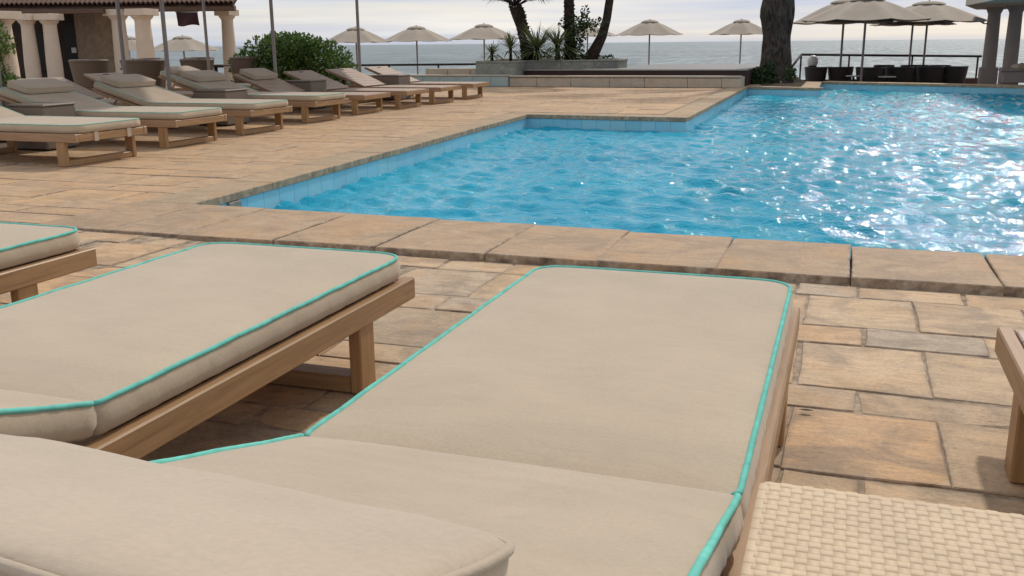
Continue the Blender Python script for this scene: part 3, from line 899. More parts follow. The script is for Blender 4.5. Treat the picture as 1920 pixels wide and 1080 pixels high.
# ------------------------------------------------------------------ parasols
def parasol_parts(t, rad, hrim, hgt, pole_r=.022, zb=0, n=8, square=False, fab=None, ribs=True, rot=0.0):
    fab = fab or m_canopy
    MB().lathe([(.24, zb), (.25, zb + .02), (.24, zb + .05), (.06, zb + .06), (.04, zb + .22), (.03, zb + .22)], 16).build('base', m_darkmetal, t, angle=40)
    MB().lathe([(pole_r, zb + .05), (pole_r, hrim + hgt - .02)], 10).build('pole', m_pole, t, angle=40)
    def prof(f):   # f 0 centre .. 1 rim
        return hrim + hgt * (1 - f) * (1 + .22 * math.sin(math.pi * f))
    def tip(k): 
        a = rot + 2 * math.pi * k / n
        r = rad
        if square and k % 2 == 1: r = rad * math.cos(math.pi / 4) * 1.03
        return r, a
    mb = MB(); m = 6; fr = [.15 + .85 * i / 9 for i in range(10)]
    rings = []
    for f in fr:
        ring = []
        for k in range(n):
            r0, a0 = tip(k); r1, a1 = tip(k + 1)
            p0 = (r0 * f * math.cos(a0), r0 * f * math.sin(a0)); p1 = (r1 * f * math.cos(a1), r1 * f * math.sin(a1))
            for j in range(m):
                u = j / m; sag = -.055 * math.sin(math.pi * u) * f * rad / 1.4
                pull = 1 - .035 * math.sin(math.pi * u) * f
                ring.append(((p0[0] * (1 - u) + p1[0] * u) * pull, (p0[1] * (1 - u) + p1[1] * u) * pull, prof(f) + sag * .6))
        rings.append(ring)
    N_ = n * m
    def sheet(dz, flip):
        o = len(mb.v)
        for rg in rings:
            for p in rg: mb.vert((p[0], p[1], p[2] + dz))
        for i in range(len(rings) - 1):
            for k in range(N_):
                q = (o + i * N_ + k, o + (i + 1) * N_ + k, o + (i + 1) * N_ + (k + 1) % N_, o + i * N_ + (k + 1) % N_)
                mb.f.append(q if not flip else q[::-1])
        return o
    a = sheet(0, False); b = sheet(-.008, True); last = (len(rings) - 1) * N_
    for k in range(N_):
        j = (k + 1) % N_
        mb.f.append((a + last + k, b + last + k, b + last + j, a + last + j)); mb.f.append((a + k, a + j, b + j, b + k))
    mb.build('canopy', fab, t, angle=50)
    # vent cap standing clear of the canopy
    mb = MB(); zc = prof(.15); pr = [(rad * .27, zc - hgt * .06), (rad * .255, zc + .0), (rad * .20, zc + .035), (rad * .12, zc + .06), (.002, zc + .075)]
    mb.lathe(pr, 16); cap = mb.build('vent_cap', fab, t, angle=50)
    if ribs:
        for k in range(n):
            r, an = tip(k)
            mb = MB(); mb.tube([(.03 * math.cos(an), .03 * math.sin(an), prof(.05) - .05)] + [(r * f * math.cos(an), r * f * math.sin(an), prof(f) - .022) for f in (.2, .5, .8, 1.0)], .008, 5)
            rb = mb.build('rib', m_darkmetal, t)
            mb = MB(); mb.tube([(pole_r * math.cos(an), pole_r * math.sin(an), hrim + hgt * .06), (r * .5 * math.cos(an), r * .5 * math.sin(an), prof(.5) - .03)], .006, 5)
            mb.build('stretcher', m_darkmetal, rb)
    MB().lathe([(.035, hrim + hgt * .04), (.04, hrim + hgt * .06), (.035, hrim + hgt * .09)], 10).build('hub', m_darkmetal, t, angle=40)
    MB().lathe([(.02, zc + .07), (.022, zc + .085), (.004, zc + .10)], 8).build('finial', m_darkmetal, t, angle=40)
GP = 'parasols whose poles stand among the deck loungers'
def deck_parasol(x, y, lab, rim):
    t = thing('parasol', lab, 'parasol', (x, y, .002), random.uniform(0, .7), GP)
    parasol_parts(t, 1.65, rim, .48, .026)  # canopy out of view, widened so that it shades the loungers
deck_parasol(-8.15, 7.72, 'grey parasol pole against the leafy column at the left edge', 2.2)
deck_parasol(-9.20, 10.79, 'grey parasol pole in front of the pair of pale columns', 2.95)
deck_parasol(-7.98, 10.13, 'grey parasol pole rising over the third cushioned lounger, left of the dark flag', 2.55)
deck_parasol(-10.6, 14.55, 'grey parasol pole between the dark flag and the last pale column', 2.95)
deck_parasol(-8.02, 12.6, 'grey parasol pole standing in front of the round green bush', 2.2)
deck_parasol(-8.02, 15.25, 'grey parasol pole behind the bare loungers, right of the green bush', 2.55)
GF = 'parasols on the lower walk by the sea'
for (x, y, rim, rad, hg, lab, rot) in (
        (-22.98, 30.15, .80, 1.32, .46, 'open parasol by the sea framed between two pale columns of the pavilion', .1),
        (-26.2, 31.1, .82, 1.25, .46, 'open parasol by the sea half hidden behind the pavilion columns', .3),
        (-16.56, 31.3, 1.03, 1.24, .46, 'open parasol right above the round bush, leftmost of the three over the bare loungers', .2),
        (-14.54, 32.0, 1.05, 1.24, .46, 'open parasol in the middle of the three over the bare loungers', .4),
        (-12.30, 32.8, 1.10, 1.28, .46, 'open parasol next to the small yuccas on the planter', .1),
        (-10.1, 38.8, 1.20, 1.20, .40, 'open parasol mostly hidden behind the palm trunks', .3),
        (-6.78, 34.7, 1.19, 1.16, .46, 'open parasol behind the timber stage, between the leaning palm and the tree', .2),
        (-3.83, 36.77, 1.19, 1.18, .46, 'open parasol partly covered by the thick tree trunk', .35)):
    t = thing('parasol', lab, 'parasol', (x, y, -1.3), rot, GF)
    parasol_parts(t, rad, rim + 1.3, hg, .027, zb=0)
GR = 'large parasols over the dining deck'
for (x, y, rim, rad, hg, lab, rot) in (
        (.28, 26.55, 1.42, 1.62, .52, 'large taupe parasol in front of the others over the dining chairs', .35),
        (-.26, 28.48, 1.40, 1.45, .56, 'large taupe parasol half hidden behind the front one on the tree side', .5),
        (1.96, 30.3, 1.43, 1.68, .50, 'large taupe parasol next to the security camera column', .2),
        (1.655, 31.6, 1.36, 1.2, .40, 'taupe parasol whose pole stands at the back rail of the dining deck', .1)):
    t = thing('parasol', lab, 'parasol', (x, y, -.5), rot, GR)
    parasol_parts(t, rad, rim + .5, hg, .030, zb=0)

# ------------------------------------------------------------------ stage, planter, basin
wall = thing('low_stone_wall', 'low pale stone wall in front of the timber stage', 'wall', (0, 0, 0))
xs = split(-7.07, -2.08, .55, .95)
MB().box(-7.06, -2.09, 20.44, 21.2, 0, .205).build('core', m_block, wall)
for a, b in zip(xs[:-1], xs[1:]):
    mb = MB(); mb.cur = rnd3(); mb.box(-(b - a) / 2 + .004, (b - a) / 2 - .004, -.03, .03, 0, .19, .006)
    o = mb.build('stone_block', m_block, wall); o.location = ((a + b) / 2, 20.41, .002)
    mb = MB(); mb.cur = rnd3(); mb.box(-(b - a) / 2 + .003, (b - a) / 2 - .003, -.16, .16, 0, .032, .006)
    o = mb.build('cap_stone', m_block, wall); o.location = ((a + b) / 2, 20.52, .206)
stage = thing('timber_stage', 'wide grey timber stage with a dark fascia behind the low stone wall', 'stage', (0, 0, 0))
MB().box(-6.98, -2.06, 21.28, 21.32, .0, .315, .004).build('fascia', m_fascia, stage)
MB().box(-2.10, -2.062, 21.33, 26.6, .0, .315, .004).build('side_fascia', m_fascia, stage)
MB().box(-4.98, -2.12, 21.34, 26.5, -.0, .29).build('frame', m_fascia, stage)
yb = 21.24; k = 0
while yb < 26.6:
    xa = -7.0 if yb < 21.45 else -7.0 + (yb - 21.3) * 3.05 if yb < 22.0 else -5.05
    mb = MB(); mb.box(xa, -2.05, 0, .145, 0, .030, .004)
    o = mb.build('deck_board', m_stage, stage); o.location = (0, yb, .318); yb += .152
planter = thing('raised_planter', 'raised grey stone planter holding the palms and yuccas', 'planter', (0, 0, 0))
PL = [(-8.02, 20.86), (-7.06, 20.86), (-7.06, 21.62), (-5.6, 22.1), (-5.12, 22.5), (-5.1, 23.4), (-6.2, 25.2), (-8.6, 24.0)]
MB().prism(PL, 0, .50).build('wall', m_greyblock, planter)
MB().prism([(-7.95, 20.98), (-7.14, 20.98), (-7.14, 21.75), (-5.65, 22.22), (-5.22, 22.6), (-5.2, 23.35), (-6.2, 25.05), (-8.5, 23.95)], .502, .53).build('soil', m_soil, planter)
for i in range(len(PL)):
    a, b = PL[i], PL[(i + 1) % len(PL)]; L, d = seg(a, b); n = max(1, round(L / .9))
    for q in range(n):
        mb = MB(); mb.cur = rnd3(); mb.box(-L / n / 2 + .003, L / n / 2 - .003, -.02, .10, 0, .04, .005)
        o = mb.build('cap_stone', m_greyblock, planter); s = (q + .5) * L / n
        o.location = (a[0] + d[0] * s, a[1] + d[1] * s, .503); o.rotation_euler = (0, 0, math.atan2(d[1], d[0]))
    if i in (0, 1, 2, 3, 7):
        for q in range(n):
            mb = MB(); mb.cur = rnd3(); mb.box(-L / n / 2 + .003, L / n / 2 - .003, -.015, .0, .01, .49, .004)
            o = mb.build('face_stone', m_greyblock, planter); s = (q + .5) * L / n
            o.location = (a[0] + d[0] * s, a[1] + d[1] * s, 0); o.rotation_euler = (0, 0, math.atan2(d[1], d[0]))
basin = thing('tiled_basin', 'raised blue tiled basin between the bare loungers and the low stone wall', 'basin', (0, 0, 0))
MB().box(-13.2, -7.08, 20.32, 20.80, 0, .225).build('core', m_paletile, basin)
x = -13.2
while x < -7.2:
    mb = MB(); mb.cur = rnd3(); mb.box(-.2, .2, -.012, .0, .0, .20, .003)
    o = mb.build('wall_tile', m_paletile, basin); o.location = (x + .205, 20.318, .02); x += .408
x = -13.2
while x < -7.3:
    mb = MB(); mb.cur = rnd3(); mb.box(-.38, .38, -.03, .30, 0, .025, .004)
    o = mb.build('cap_stone', m_block, basin); o.location = (x + .383, 20.32, .227); x += .766
bench = thing('stone_bench', 'low stone block bench behind the blue tiled basin', 'bench', (0, 0, 0))
for i in range(3):
    mb = MB(); mb.cur = rnd3(); mb.box(-.30, .30, -.18, .18, 0, .33, .012)
    o = mb.build('block', m_block, bench); o.location = (-9.86 + i * .612, 23.0 + i * .0, 0)

# ------------------------------------------------------------------ railings
def railing(name, label, pts, z0, ztop, posts, cat='railing'):
    t = thing(name, label, cat, (pts[0][0], pts[0][1], z0))
    o0 = Vector((pts[0][0], pts[0][1], z0))
    MB().tube([Vector((x, y, z)) - o0 for x, y, z in [(p[0], p[1], p[2] if len(p) > 2 else ztop) for p in pts]], .035, 8).build('hand_rail', m_darkmetal, t, angle=40)
    for (x, y, zt) in posts:
        MB().box(-.025, .025, -.025, .025, 0, zt - z0 - .02, .004).build('post', m_darkmetal, t).location = (x - o0.x, y - o0.y, 0)
    return t
railing('sea_railing', 'dark thin railing at the sea edge beyond the bare loungers', [(-20.5, 28.4, .25), (-16.3, 30.0, .25), (-11.4, 31.6, .25)], -1.3, .25,
        [(-20.4, 28.44, .25), (-18.3, 29.2, .25), (-16.3, 30.0, .25), (-14.9, 30.45, .25), (-13.3, 30.98, .25), (-11.5, 31.57, .25)])
dd = MB().prism([(-.75, 24.25), (-1.55, 31.5), (9, 34), (9, 20.2), (3.4, 22.6)], -4.4, -.5)
struct(dd.build('dining_deck', m_deckred), 'lower red brown dining deck behind the far pool edge')
MB().box(0, 1, 0, 1, 0, 1)
t = railing('deck_railing', 'dark railing with a sloping end behind the dining chairs', [(-1.46, 25.6, .18), (-1.42, 30.9, .52), (3.72, 32.75, .42)], -.5, .5,
            [(-1.42, 30.9, .52), (-.05, 31.4, .5), (1.75, 32.05, .46), (3.62, 32.7, .42)])
mb = MB(); L_, d_ = seg((-1.42, 30.9), (3.72, 32.75)); mb.box(0, L_, -.05, .05, 0, .28, .006)
o = mb.build('kick_board', m_deckred, t); o.location = (0.04, 5.3, .002); o.rotation_euler = (0, 0, math.atan2(d_[1], d_[0]))

# ------------------------------------------------------------------ tub chairs and tables
def tub_chair(lab, loc, rz, mat, group, w=.66, d=.62, h=.72):
    t = thing('tub_chair', lab, 'chair', loc, rz, group)
    # U shaped flared shell: opens to -y
    n = 26; path = []
    for i in range(n):
        a = math.pi * (-.18 + 1.36 * i / (n - 1)); path.append((math.cos(a), math.sin(a)))
    def ringz(fl, z, th):
        out = []
        for (c, s) in path: out.append((c * (w / 2 * fl - th), s * (d / 2 * fl - th) + .02, z))
        return out
    mb = MB()
    rows = []
    zs = [(.10, .74), (.25, .82), (.45, .91), (.60, .97), (h, 1.0)]
    for z, fl in zs: rows.append(ringz(fl, z, 0))
    for z, fl in zs[::-1]: rows.append(ringz(fl, z, .045))
    rows.append(rows[0])
    mb.grid(rows); o = len(mb.v)
    mb.build('shell', mat, t, angle=50)
    MB().tube(ringz(1.0, h, .022), .03, 8).build('rim', mat, t, smooth=True)
    MB().lathe([(.22, .10), (.25, .30), (.25, .42), (.24, .43)], 18, cy=.0, sx=w / .62, sy=d / .62).build('seat', mat, t, angle=40)
    for sx in (-1, 1):
        for sy in (-1, 1): MB().lathe([(.016, 0), (.022, .11)], 8, cx=sx * .17, cy=sy * .15).build('leg', m_darkmetal, t)
    return t
GL = 'brown wicker tub chairs behind the loungers'
for (x, y, rz, lab, w) in ((-13.1, 14.5, 2.9, 'brown wicker tub chair in front of the dark doorway', .72),
                           (-11.85, 14.4, 3.3, 'brown wicker tub chair behind the pillow of the second row lounger', .76),
                           (-10.95, 14.75, 2.8, 'brown wicker tub chair under the dark flag', .62),
                           (-12.5, 16.85, .4, 'wicker tub chair peeping out beyond the one under the dark flag', .60),
                           (-11.6, 17.15, 3.2, 'brown wicker tub chair touching the round green bush', .62),
                           (-12.95, 15.9, .2, 'dark wicker tub chair between the two parasol poles near the columns', .66)):
    tub_chair(lab, (x, y, .002), rz, m_wick, GL, w, w * .95, .68)
GD = 'dark wicker tub chairs on the dining deck'
for (x, y, rz, lab, w) in ((-.88, 28.27, 2.9, 'dark tub chair under the white globe lamp', .60),
                           (-.25, 28.45, 3.3, 'dark tub chair second from the white globe lamp', .68),
                           (.50, 28.0, 3.0, 'dark tub chair at the pole of the front dining parasol', .72),
                           (.92, 30.2, .3, 'dark tub chair farther back near the middle of the dining deck', .56),
                           (1.25, 28.4, 3.4, 'dark tub chair right of the front dining parasol pole', .74),
                           (1.72, 30.0, .1, 'dark tub chair between the two right hand parasol poles', .74),
                           (2.05, 28.7, 2.8, 'dark tub chair in front of the last parasol pole', .70),
                           (2.35, 29.9, -.2, 'dark tub chair behind the last pair near the rail', .60),
                           (2.66, 28.9, 3.0, 'dark tub chair standing last before the render columns', .66)):
    tub_chair(lab, (x, y, -.5), rz, m_wickdark, GD, w, w * .95, .70)
def round_table(lab, loc, r, h, top, group):
    t = thing('cafe_table', lab, 'table', loc, 0, group)
    MB().lathe([(r, h - .03), (r + .008, h - .015), (r, h)], 24).build('table_top', top, t, angle=40)
    MB().lathe([(.03, .03), (.03, h - .03)], 10).build('stem', m_darkmetal, t, angle=40)
    MB().lathe([(.22, 0), (.22, .02), (.05, .035)], 16).build('foot', m_darkmetal, t, angle=40)
GT = 'small tables among the tub chairs'
round_table('dark small table between the wicker tub chair by the doorway and its neighbour', (-12.45, 15.0, .002), .33, .55, m_fascia, GT)
round_table('dark small table left of the round green bush', (-11.5, 16.0, .002), .30, .58, m_fascia, GT)
round_table('pale small table between the second and third dining chairs from the lamp', (.10, 27.55, -.5), .19, .52, m_tabletop, GT)
round_table('pale small table left of the middle dining chairs', (.93, 27.6, -.5), .22, .50, m_tabletop, GT)
lamp = thing('globe_lamp', 'white globe lamp on a dark post behind the first dining chair', 'lamp', (-1.02, 29.3, -.5))
MB().lathe([(.10, 0), (.10, .03), (.035, .05), (.035, .66), (.11, .68), (.12, .72), (.11, .735)], 14).build('post', m_darkmetal, lamp, angle=40)
MB().lathe([(.115, .737), (.145, .80), (.150, .86), (.14, .93), (.10, .99), (.05, 1.015), (.003, 1.022)], 20).build('globe', m_globe, lamp, smooth=True)

# ------------------------------------------------------------------ right hand building
def column_parts(t, z0, z1, r0, r1, mat, base=None, capw=None, capital=True):
    if base:
        MB().box(-base, base, -base, base, z0, z0 + .68, .015).build('plinth', mat, t)
        zs = z0 + .682
    else: zs = z0
    ent = [(r0, zs), (r0 * 1.0, zs + (z1 - zs) * .3), (r1, z1 - .30), (r1, z1 - .26)]
    if capital: ent += [(r1 * 1.03, z1 - .25), (r1 * 1.03, z1 - .235), (r1 * 1.18, z1 - .19), (r1 * 1.38, z1 - .155), (r1 * 1.42, z1 - .135), (r1 * 1.40, z1 - .122)]
    else: ent += [(r1, z1)]
    MB().lathe(ent, 28).build('shaft', mat, t, angle=35)
    if capital: MB().box(-r1 * 1.62, r1 * 1.62, -r1 * 1.62, r1 * 1.62, z1 - .1215, z1, .006).build('abacus', mat, t)
right = thing('cream_pavilion', 'cream rendered building corner on columns at the right edge', 'building', (3.2, 26.6, -.5))
def rel(o, p): return (p[0] - o.location.x, p[1] - o.location.y)
for (x, y, b) in ((3.27, 27.15, .20), (3.60, 26.10, .20)):
    sub = MB().box(-b, b, -b, b, 0, .74, .015).build('column', m_colr, right); sub.location = (x - 3.2, y - 26.6, 0)
    MB().lathe([(.162, .742), (.160, 1.2), (.145, 2.02), (.15, 2.03), (.19, 2.12), (.20, 2.13)], 26).build('shaft', m_colr, sub, angle=35)
    MB().box(-.205, .205, -.205, .205, 2.131, 2.165, .006).build('abacus', m_colr, sub)
poly = [(2.36, 25.0), (2.86, 29.2), (9, 31), (9, 20.5), (4.0, 20.0)]
poly = [(2.40, 25.1), (3.00, 28.6), (9, 30.5), (9, 17.0), (2.75, 19.0)]
MB().prism([rel(right, p) for p in poly], 2.168, 3.0).build('roof_slab', m_roofslab, right)
MB().box(-.02, .02, -.9, .9, 2.55, 2.75, .004).build('fascia_light', m_whitemetal, right).location = (-.66, -2.3, .1)
cctv = thing('security_camera', 'pale security camera on a bracket at the first render column', 'camera', (3.06, 26.98, 1.31))
mb = MB(); mb.box(-.045, .045, -.17, .12, -.045, .045, .008); b_ = mb.build('housing', m_whitemetal, cctv); b_.location = (-.13, -.02, .07); b_.rotation_euler = (R(-14), 0, R(-62))
mb = MB(); mb.tube([(.06, .03, -.02), (-.02, .0, -.02), (-.10, -.01, .03)], .016, 6); mb.build('bracket', m_darkmetal, cctv, smooth=True)
counter = thing('serving_counter', 'pale stone counter with folded grey linen under the render columns', 'counter', (3.75, 25.1, -.05))
MB().box(-.42, .9, -.25, .25, 0, .26, .01).build('body', m_colr, counter)
MB().box(-.48, .95, -.3, .3, .262, .30, .006).build('top', m_colr, counter)
mb, _lp = pad_mesh('linen', .42, .62, .07, .06, .06, .05, m_fabric_bg, seed=5, wrinkle=.02)
lin = tag(mb.build('folded_linen', m_fabric_bg, angle=60), 'crumpled grey linen lying on the pale stone counter', 'linen'); lin.location = (3.55, 25.05, .252); lin.rotation_euler = (0, 0, -1.3)
cab = thing('dark_cabinet', 'dark cabinet between the two render columns', 'cabinet', (3.72, 27.1, -.5))
MB().box(-.17, .17, -.2, .2, 0, .70, .008).build('body', m_fascia, cab)
MB().box(-.19, .19, -.22, .22, .702, .73, .004).build('top', m_darkmetal, cab)

# ------------------------------------------------------------------ left hand pavilion
pav = thing('columned_pavilion', 'tiled roof pavilion on pale round columns at the upper left', 'building', (-17, 19, 0))
def cp(name, x, y, z0, z1, r0, r1):
    zc = z1
    ent = [(r0, z0), (r0, z0 + (z1 - z0) * .35), (r1, z1 - .30), (r1 * 1.02, z1 - .28), (r1, z1 - .265), (r1 * 1.05, z1 - .24), (r1 * 1.28, z1 - .20), (r1 * 1.42, z1 - .165), (r1 * 1.40, z1 - .15)]
    ent = [(r * 1.1, z) for r, z in ent]
    o = MB().lathe(ent, 28).build('column', m_column, pav, angle=35); o.location = (x + 17, y - 19, 0)
    a = MB().box(-r1 * 1.68, r1 * 1.68, -r1 * 1.68, r1 * 1.68, z1 - .149, z1, .006).build('abacus', m_column, o)
    return o
for (x, y, z1, r0, r1) in ((-15.78, 15.18, 1.62, .20, .165), (-18.42, 18.48, 1.70, .16, .13), (-17.93, 18.66, 1.70, .165, .14),
                           (-16.74, 19.60, 1.80, .165, .145), (-15.52, 18.97, 1.77, .185, .16), (-15.46, 22.17, 1.84, .165, .135)):
    cp('column', x, y, -.05, z1, r0, r1)
# beam, eaves and roof: the eave runs along this line
ea, eb = Vector((-19.9, 18.45, 0)), Vector((-14.02, 20.50, 0))
ed = (eb - ea); EL = ed.length; ed.normalize(); en = Vector((-ed.y, ed.x, 0)); eang = math.atan2(ed.y, ed.x)
P0 = Vector((17, -19, 0))
mb = MB(); mb.box(0, EL - .02, -.11, .11, 1.74, 1.87, .02); b_ = mb.build('beam', m_beam, pav); b_.location = ea + P0; b_.rotation_euler = (0, 0, eang)
mb = MB(); mb.box(0, EL - .1, .12, .30, 1.80, 1.95, .01); b_ = mb.build('rafter_board', m_beam, pav); b_.location = ea + P0; b_.rotation_euler = (0, 0, eang)
# roof surface rises away from the eave
mb = MB(); rf = .42
Pg = []
for u in (0, .5, 1):
    Pg.append([ea + ed * (EL * u) + en * q + Vector((0, 0, 1.985 + rf * q)) + P0 for q in (-.14, 1.5, 4.5)])
mb.grid(Pg); n0 = len(mb.v); mb.grid([[p + Vector((0, 0, -.06)) for p in row] for row in Pg][::-1])
roof = mb.build('roof', m_tile_roof, pav)
def barrel():
    mb = MB(); rows = []
    for q in (-.20, .0, .25, .55):
        rows.append([(.052 * math.cos(a), q, .052 * math.sin(a) + rf * q) for a in np.linspace(math.pi, 0, 9)])
    mb.grid(rows)
    rows2 = [[(p[0] * .72, p[1], p[2] - .012) for p in r] for r in rows]
    mb.grid(rows2[::-1])
    o = len(mb.v)
    for i in range(8):
        a, b = rows[0][i], rows[0][i + 1]; c, d = rows2[0][i + 1], rows2[0][i]
        mb.add([a, b, c, d], [(3, 2, 1, 0)])
    return mb.mesh('roof_tile', m_tile_roof)
bm_ = barrel(); n = int(EL / .115)
for i in range(n):
    o = link('roof_tile', bm_, roof); p = ea + ed * ((i + .5) * EL / n) + P0
    o.location = (p.x, p.y, 2.00); o.rotation_euler = (0, 0, eang)
# lintel between inner columns and the dark interior behind
mb = MB(); mb.box(0, 2.2, -.08, .08, 1.70, 1.80, .01); b_ = mb.build('lintel', m_beam, pav); b_.location = Vector((-18.9, 18.5, 0)) + P0; b_.rotation_euler = (0, 0, .36)
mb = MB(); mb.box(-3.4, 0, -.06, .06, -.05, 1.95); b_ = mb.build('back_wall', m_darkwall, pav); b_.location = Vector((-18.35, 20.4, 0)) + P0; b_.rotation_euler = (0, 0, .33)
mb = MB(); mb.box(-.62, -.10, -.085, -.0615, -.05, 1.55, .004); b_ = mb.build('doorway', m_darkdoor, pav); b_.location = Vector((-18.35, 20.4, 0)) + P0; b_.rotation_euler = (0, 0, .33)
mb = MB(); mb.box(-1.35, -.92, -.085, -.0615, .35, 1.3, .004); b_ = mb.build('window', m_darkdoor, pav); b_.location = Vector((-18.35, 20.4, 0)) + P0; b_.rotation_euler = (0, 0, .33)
mb = MB(); mb.box(-.40, .40, -.25, .25, -.05, 1.78, .012); b_ = mb.build('stone_pier', m_pier, pav); b_.location = Vector((-18.12, 20.3, 0)) + P0; b_.rotation_euler = (0, 0, .33 - .52)
sg = MB().box(-.055, .055, -.008, .008, -.065, .065, .003).build('notice', m_sign, pav); sg.location = Vector((-18.50, 19.95, .86)) + P0; sg.rotation_euler = (0, 0, .6)
# hanging dark cloth
mb = MB(); P_ = []
for i in range(15):
    u = i / 14
    P_.append([((u - .5) * .50, .05 * math.sin(5.5 * u + 2 * v) * (.3 + v), -v * .30 - .02 * math.sin(6.3 * u) * v) for v in np.linspace(0, 1, 8)])
mb.grid(P_); mb.grid([[(a, b + .006, c) for a, b, c in row] for row in P_][::-1])
fl = thing('flag', 'dark maroon flag hanging below the pavilion eave', 'flag', (-14.53, 19.30, 1.69), .33)
mb.build('cloth', m_flag, fl, smooth=True)
MB().tube([(-.27, 0, .006), (.27, 0, .012)], .008, 6).build('rod', m_darkmetal, fl)
mb = MB()
for s in (-.24, .24): mb.tube([(s, 0, .01), (s * .98, .12, .15), (s * .98, .62, .17)], .004, 5)
mb.build('cord', m_darkmetal, fl)

# ------------------------------------------------------------------ plants
def leaves(mb, pts, nrm, ln, wd, jitter=.8, fold=.25):
    """pts (n,3), outward directions nrm; simple folded leaves"""
    for p, d in zip(pts, nrm):
        p = Vector(p); d = Vector(d) + Vector(rng.normal(0, jitter, 3)); d.normalize()
        s = d.cross(Vector(rng.normal(0, 1, 3))).normalized(); u = d.cross(s)
        l = ln * random.uniform(.65, 1.3); w = wd * random.uniform(.7, 1.25)
        mb.cur = rnd3()
        mid = p + d * l * .5 + u * (-fold * w)
        o = len(mb.v)
        for q in (p, p + d * l * .45 + s * w, p + d * l, p + d * l * .45 - s * w, mid): mb.vert(q)
        mb.f += [(o, o + 1, o + 4), (o + 1, o + 2, o + 4), (o + 2, o + 3, o + 4), (o + 3, o, o + 4)]
def blob_points(lobes, n, shell=.35):
    V = np.array([a * b * c for (_, _, _, a, b, c) in lobes]) ** .67; V /= V.sum()
    P_, D_ = [], []
    for i in range(n):
        x, y, z, a, b, c = lobes[rng.choice(len(lobes), p=V)]
        d = rng.normal(0, 1, 3); d /= np.linalg.norm(d); r = 1 - shell * rng.random() ** 1.6
        P_.append((x + d[0] * a * r, y + d[1] * b * r, z + d[2] * c * r)); D_.append((d[0], d[1], d[2] * 1 + .35))
    return P_, D_
bush = thing('round_bush', 'big rounded dark green bush behind the loungers', 'bush', (-10.7, 17.45, 0))
lobes = [(-.35, .0, .62, .62, .5, .52), (.10, .1, .70, .55, .5, .47), (.52, .05, .55, .55, .5, .48), (-.72, -.1, .42, .42, .4, .40), (.80, .0, .40, .40, .4, .38), (0, 0, .35, .85, .55, .35), (-.15, 0, .86, .4, .4, .32)]
for _ in range(14):
    a = random.uniform(0, 6.28); lobes.append((random.uniform(-.9, .9) * .85, random.uniform(-.3, .3), random.uniform(.45, .98) - .25 * abs(random.uniform(-1, 1)), .22, .22, .2))
lobes = [(x * 1.22 - .02, y, min(z, 1.02 - .42 * x * x), a * 1.18, b, c) for x, y, z, a, b, c in lobes]
Pp, Dd = blob_points(lobes, 9500, .45)
mb = MB(); leaves(mb, [p for p in Pp if p[2] > .02], [d for p, d in zip(Pp, Dd) if p[2] > .02], .085, .026)
mb.build('foliage', m_leaf_bush, bush)
mb = MB()
for i in range(16):
    a = random.uniform(0, 6.28); x, y = random.uniform(-.5, .5), random.uniform(-.25, .25)
    mb.tube([(x * .5, y * .5, 0), (x, y, .3), (x * 1.5 + .1 * math.cos(a), y * 1.5, .65 + .2 * random.random())], [.025, .018, .006], 6)
mb.build('stem', m_bark, bush)
def blades(mb, c, n, ln, wd, up=.55, droop=.5, spread=1.0):
    c = Vector(c)
    for i in range(n):
        a = random.uniform(0, 6.283); e = random.uniform(-.15, 1.0) * up * 1.5
        d = Vector((math.cos(a) * spread, math.sin(a) * spread, .15 + e * 1.4)).normalized()
        l = ln * random.uniform(.75, 1.15); s = Vector((-math.sin(a), math.cos(a), 0)) * wd * random.uniform(.7, 1.2)
        mb.cur = rnd3(); o = len(mb.v); dr = droop * random.uniform(.4, 1.3) * (1 - .6 * max(0, d.z))
        for k, (t, w) in enumerate(((0, .5), (.35, 1), (.7, .75), (1, .06))):
            p = c + d * l * t + Vector((0, 0, -dr * l * t * t * .6))
            mb.vert(p + s * w); mb.vert(p - s * w)
        for k in range(3): mb.f.append((o + 2 * k, o + 2 * k + 1, o + 2 * k + 3, o + 2 * k + 2))
def yucca(lab, x, y, z, h, ln, n, tr=.05, wd=.016, droop=.5, lean=(0, 0), heads=1):
    t = thing('yucca', lab, 'plant', (x, y, z), 0, 'yuccas on the raised planter')
    MB().tube([(0, 0, -.02), (lean[0] * .5, lean[1] * .5, h * .5), (lean[0], lean[1], h)], [tr * 1.1, tr * .9, tr], 9).build('trunk', m_palmbark, t, smooth=True)
    mb = MB(); blades(mb, (lean[0], lean[1], h - .02), n, ln, wd, .6, droop)
    blades(mb, (lean[0], lean[1], h - .07), n // 3, ln * .8, wd, -.05, .9)
    mb.build('leaf_rosette', m_leaf_yucca, t)
yucca('small yucca farthest towards the loungers on the planter, yellowish leaves', -7.92, 21.62, .53, .20, .44, 70, .04, .012, .9)
yucca('small upright yucca right next to the first palm trunk', -7.50, 21.74, .53, .30, .50, 80, .038, .012, .2)
yucca('full fan shaped yucca between the two upright palm trunks', -6.93, 21.98, .53, .28, .82, 170, .06, .015, .6)
yucca('spiky yucca just left of the second palm trunk', -6.50, 22.2, .53, .34, .76, 150, .06, .014, .8)
yucca('low spiky plant at the edge of the round bush', -9.65, 17.6, 0, .25, .50, 110, .05, .014, .8)
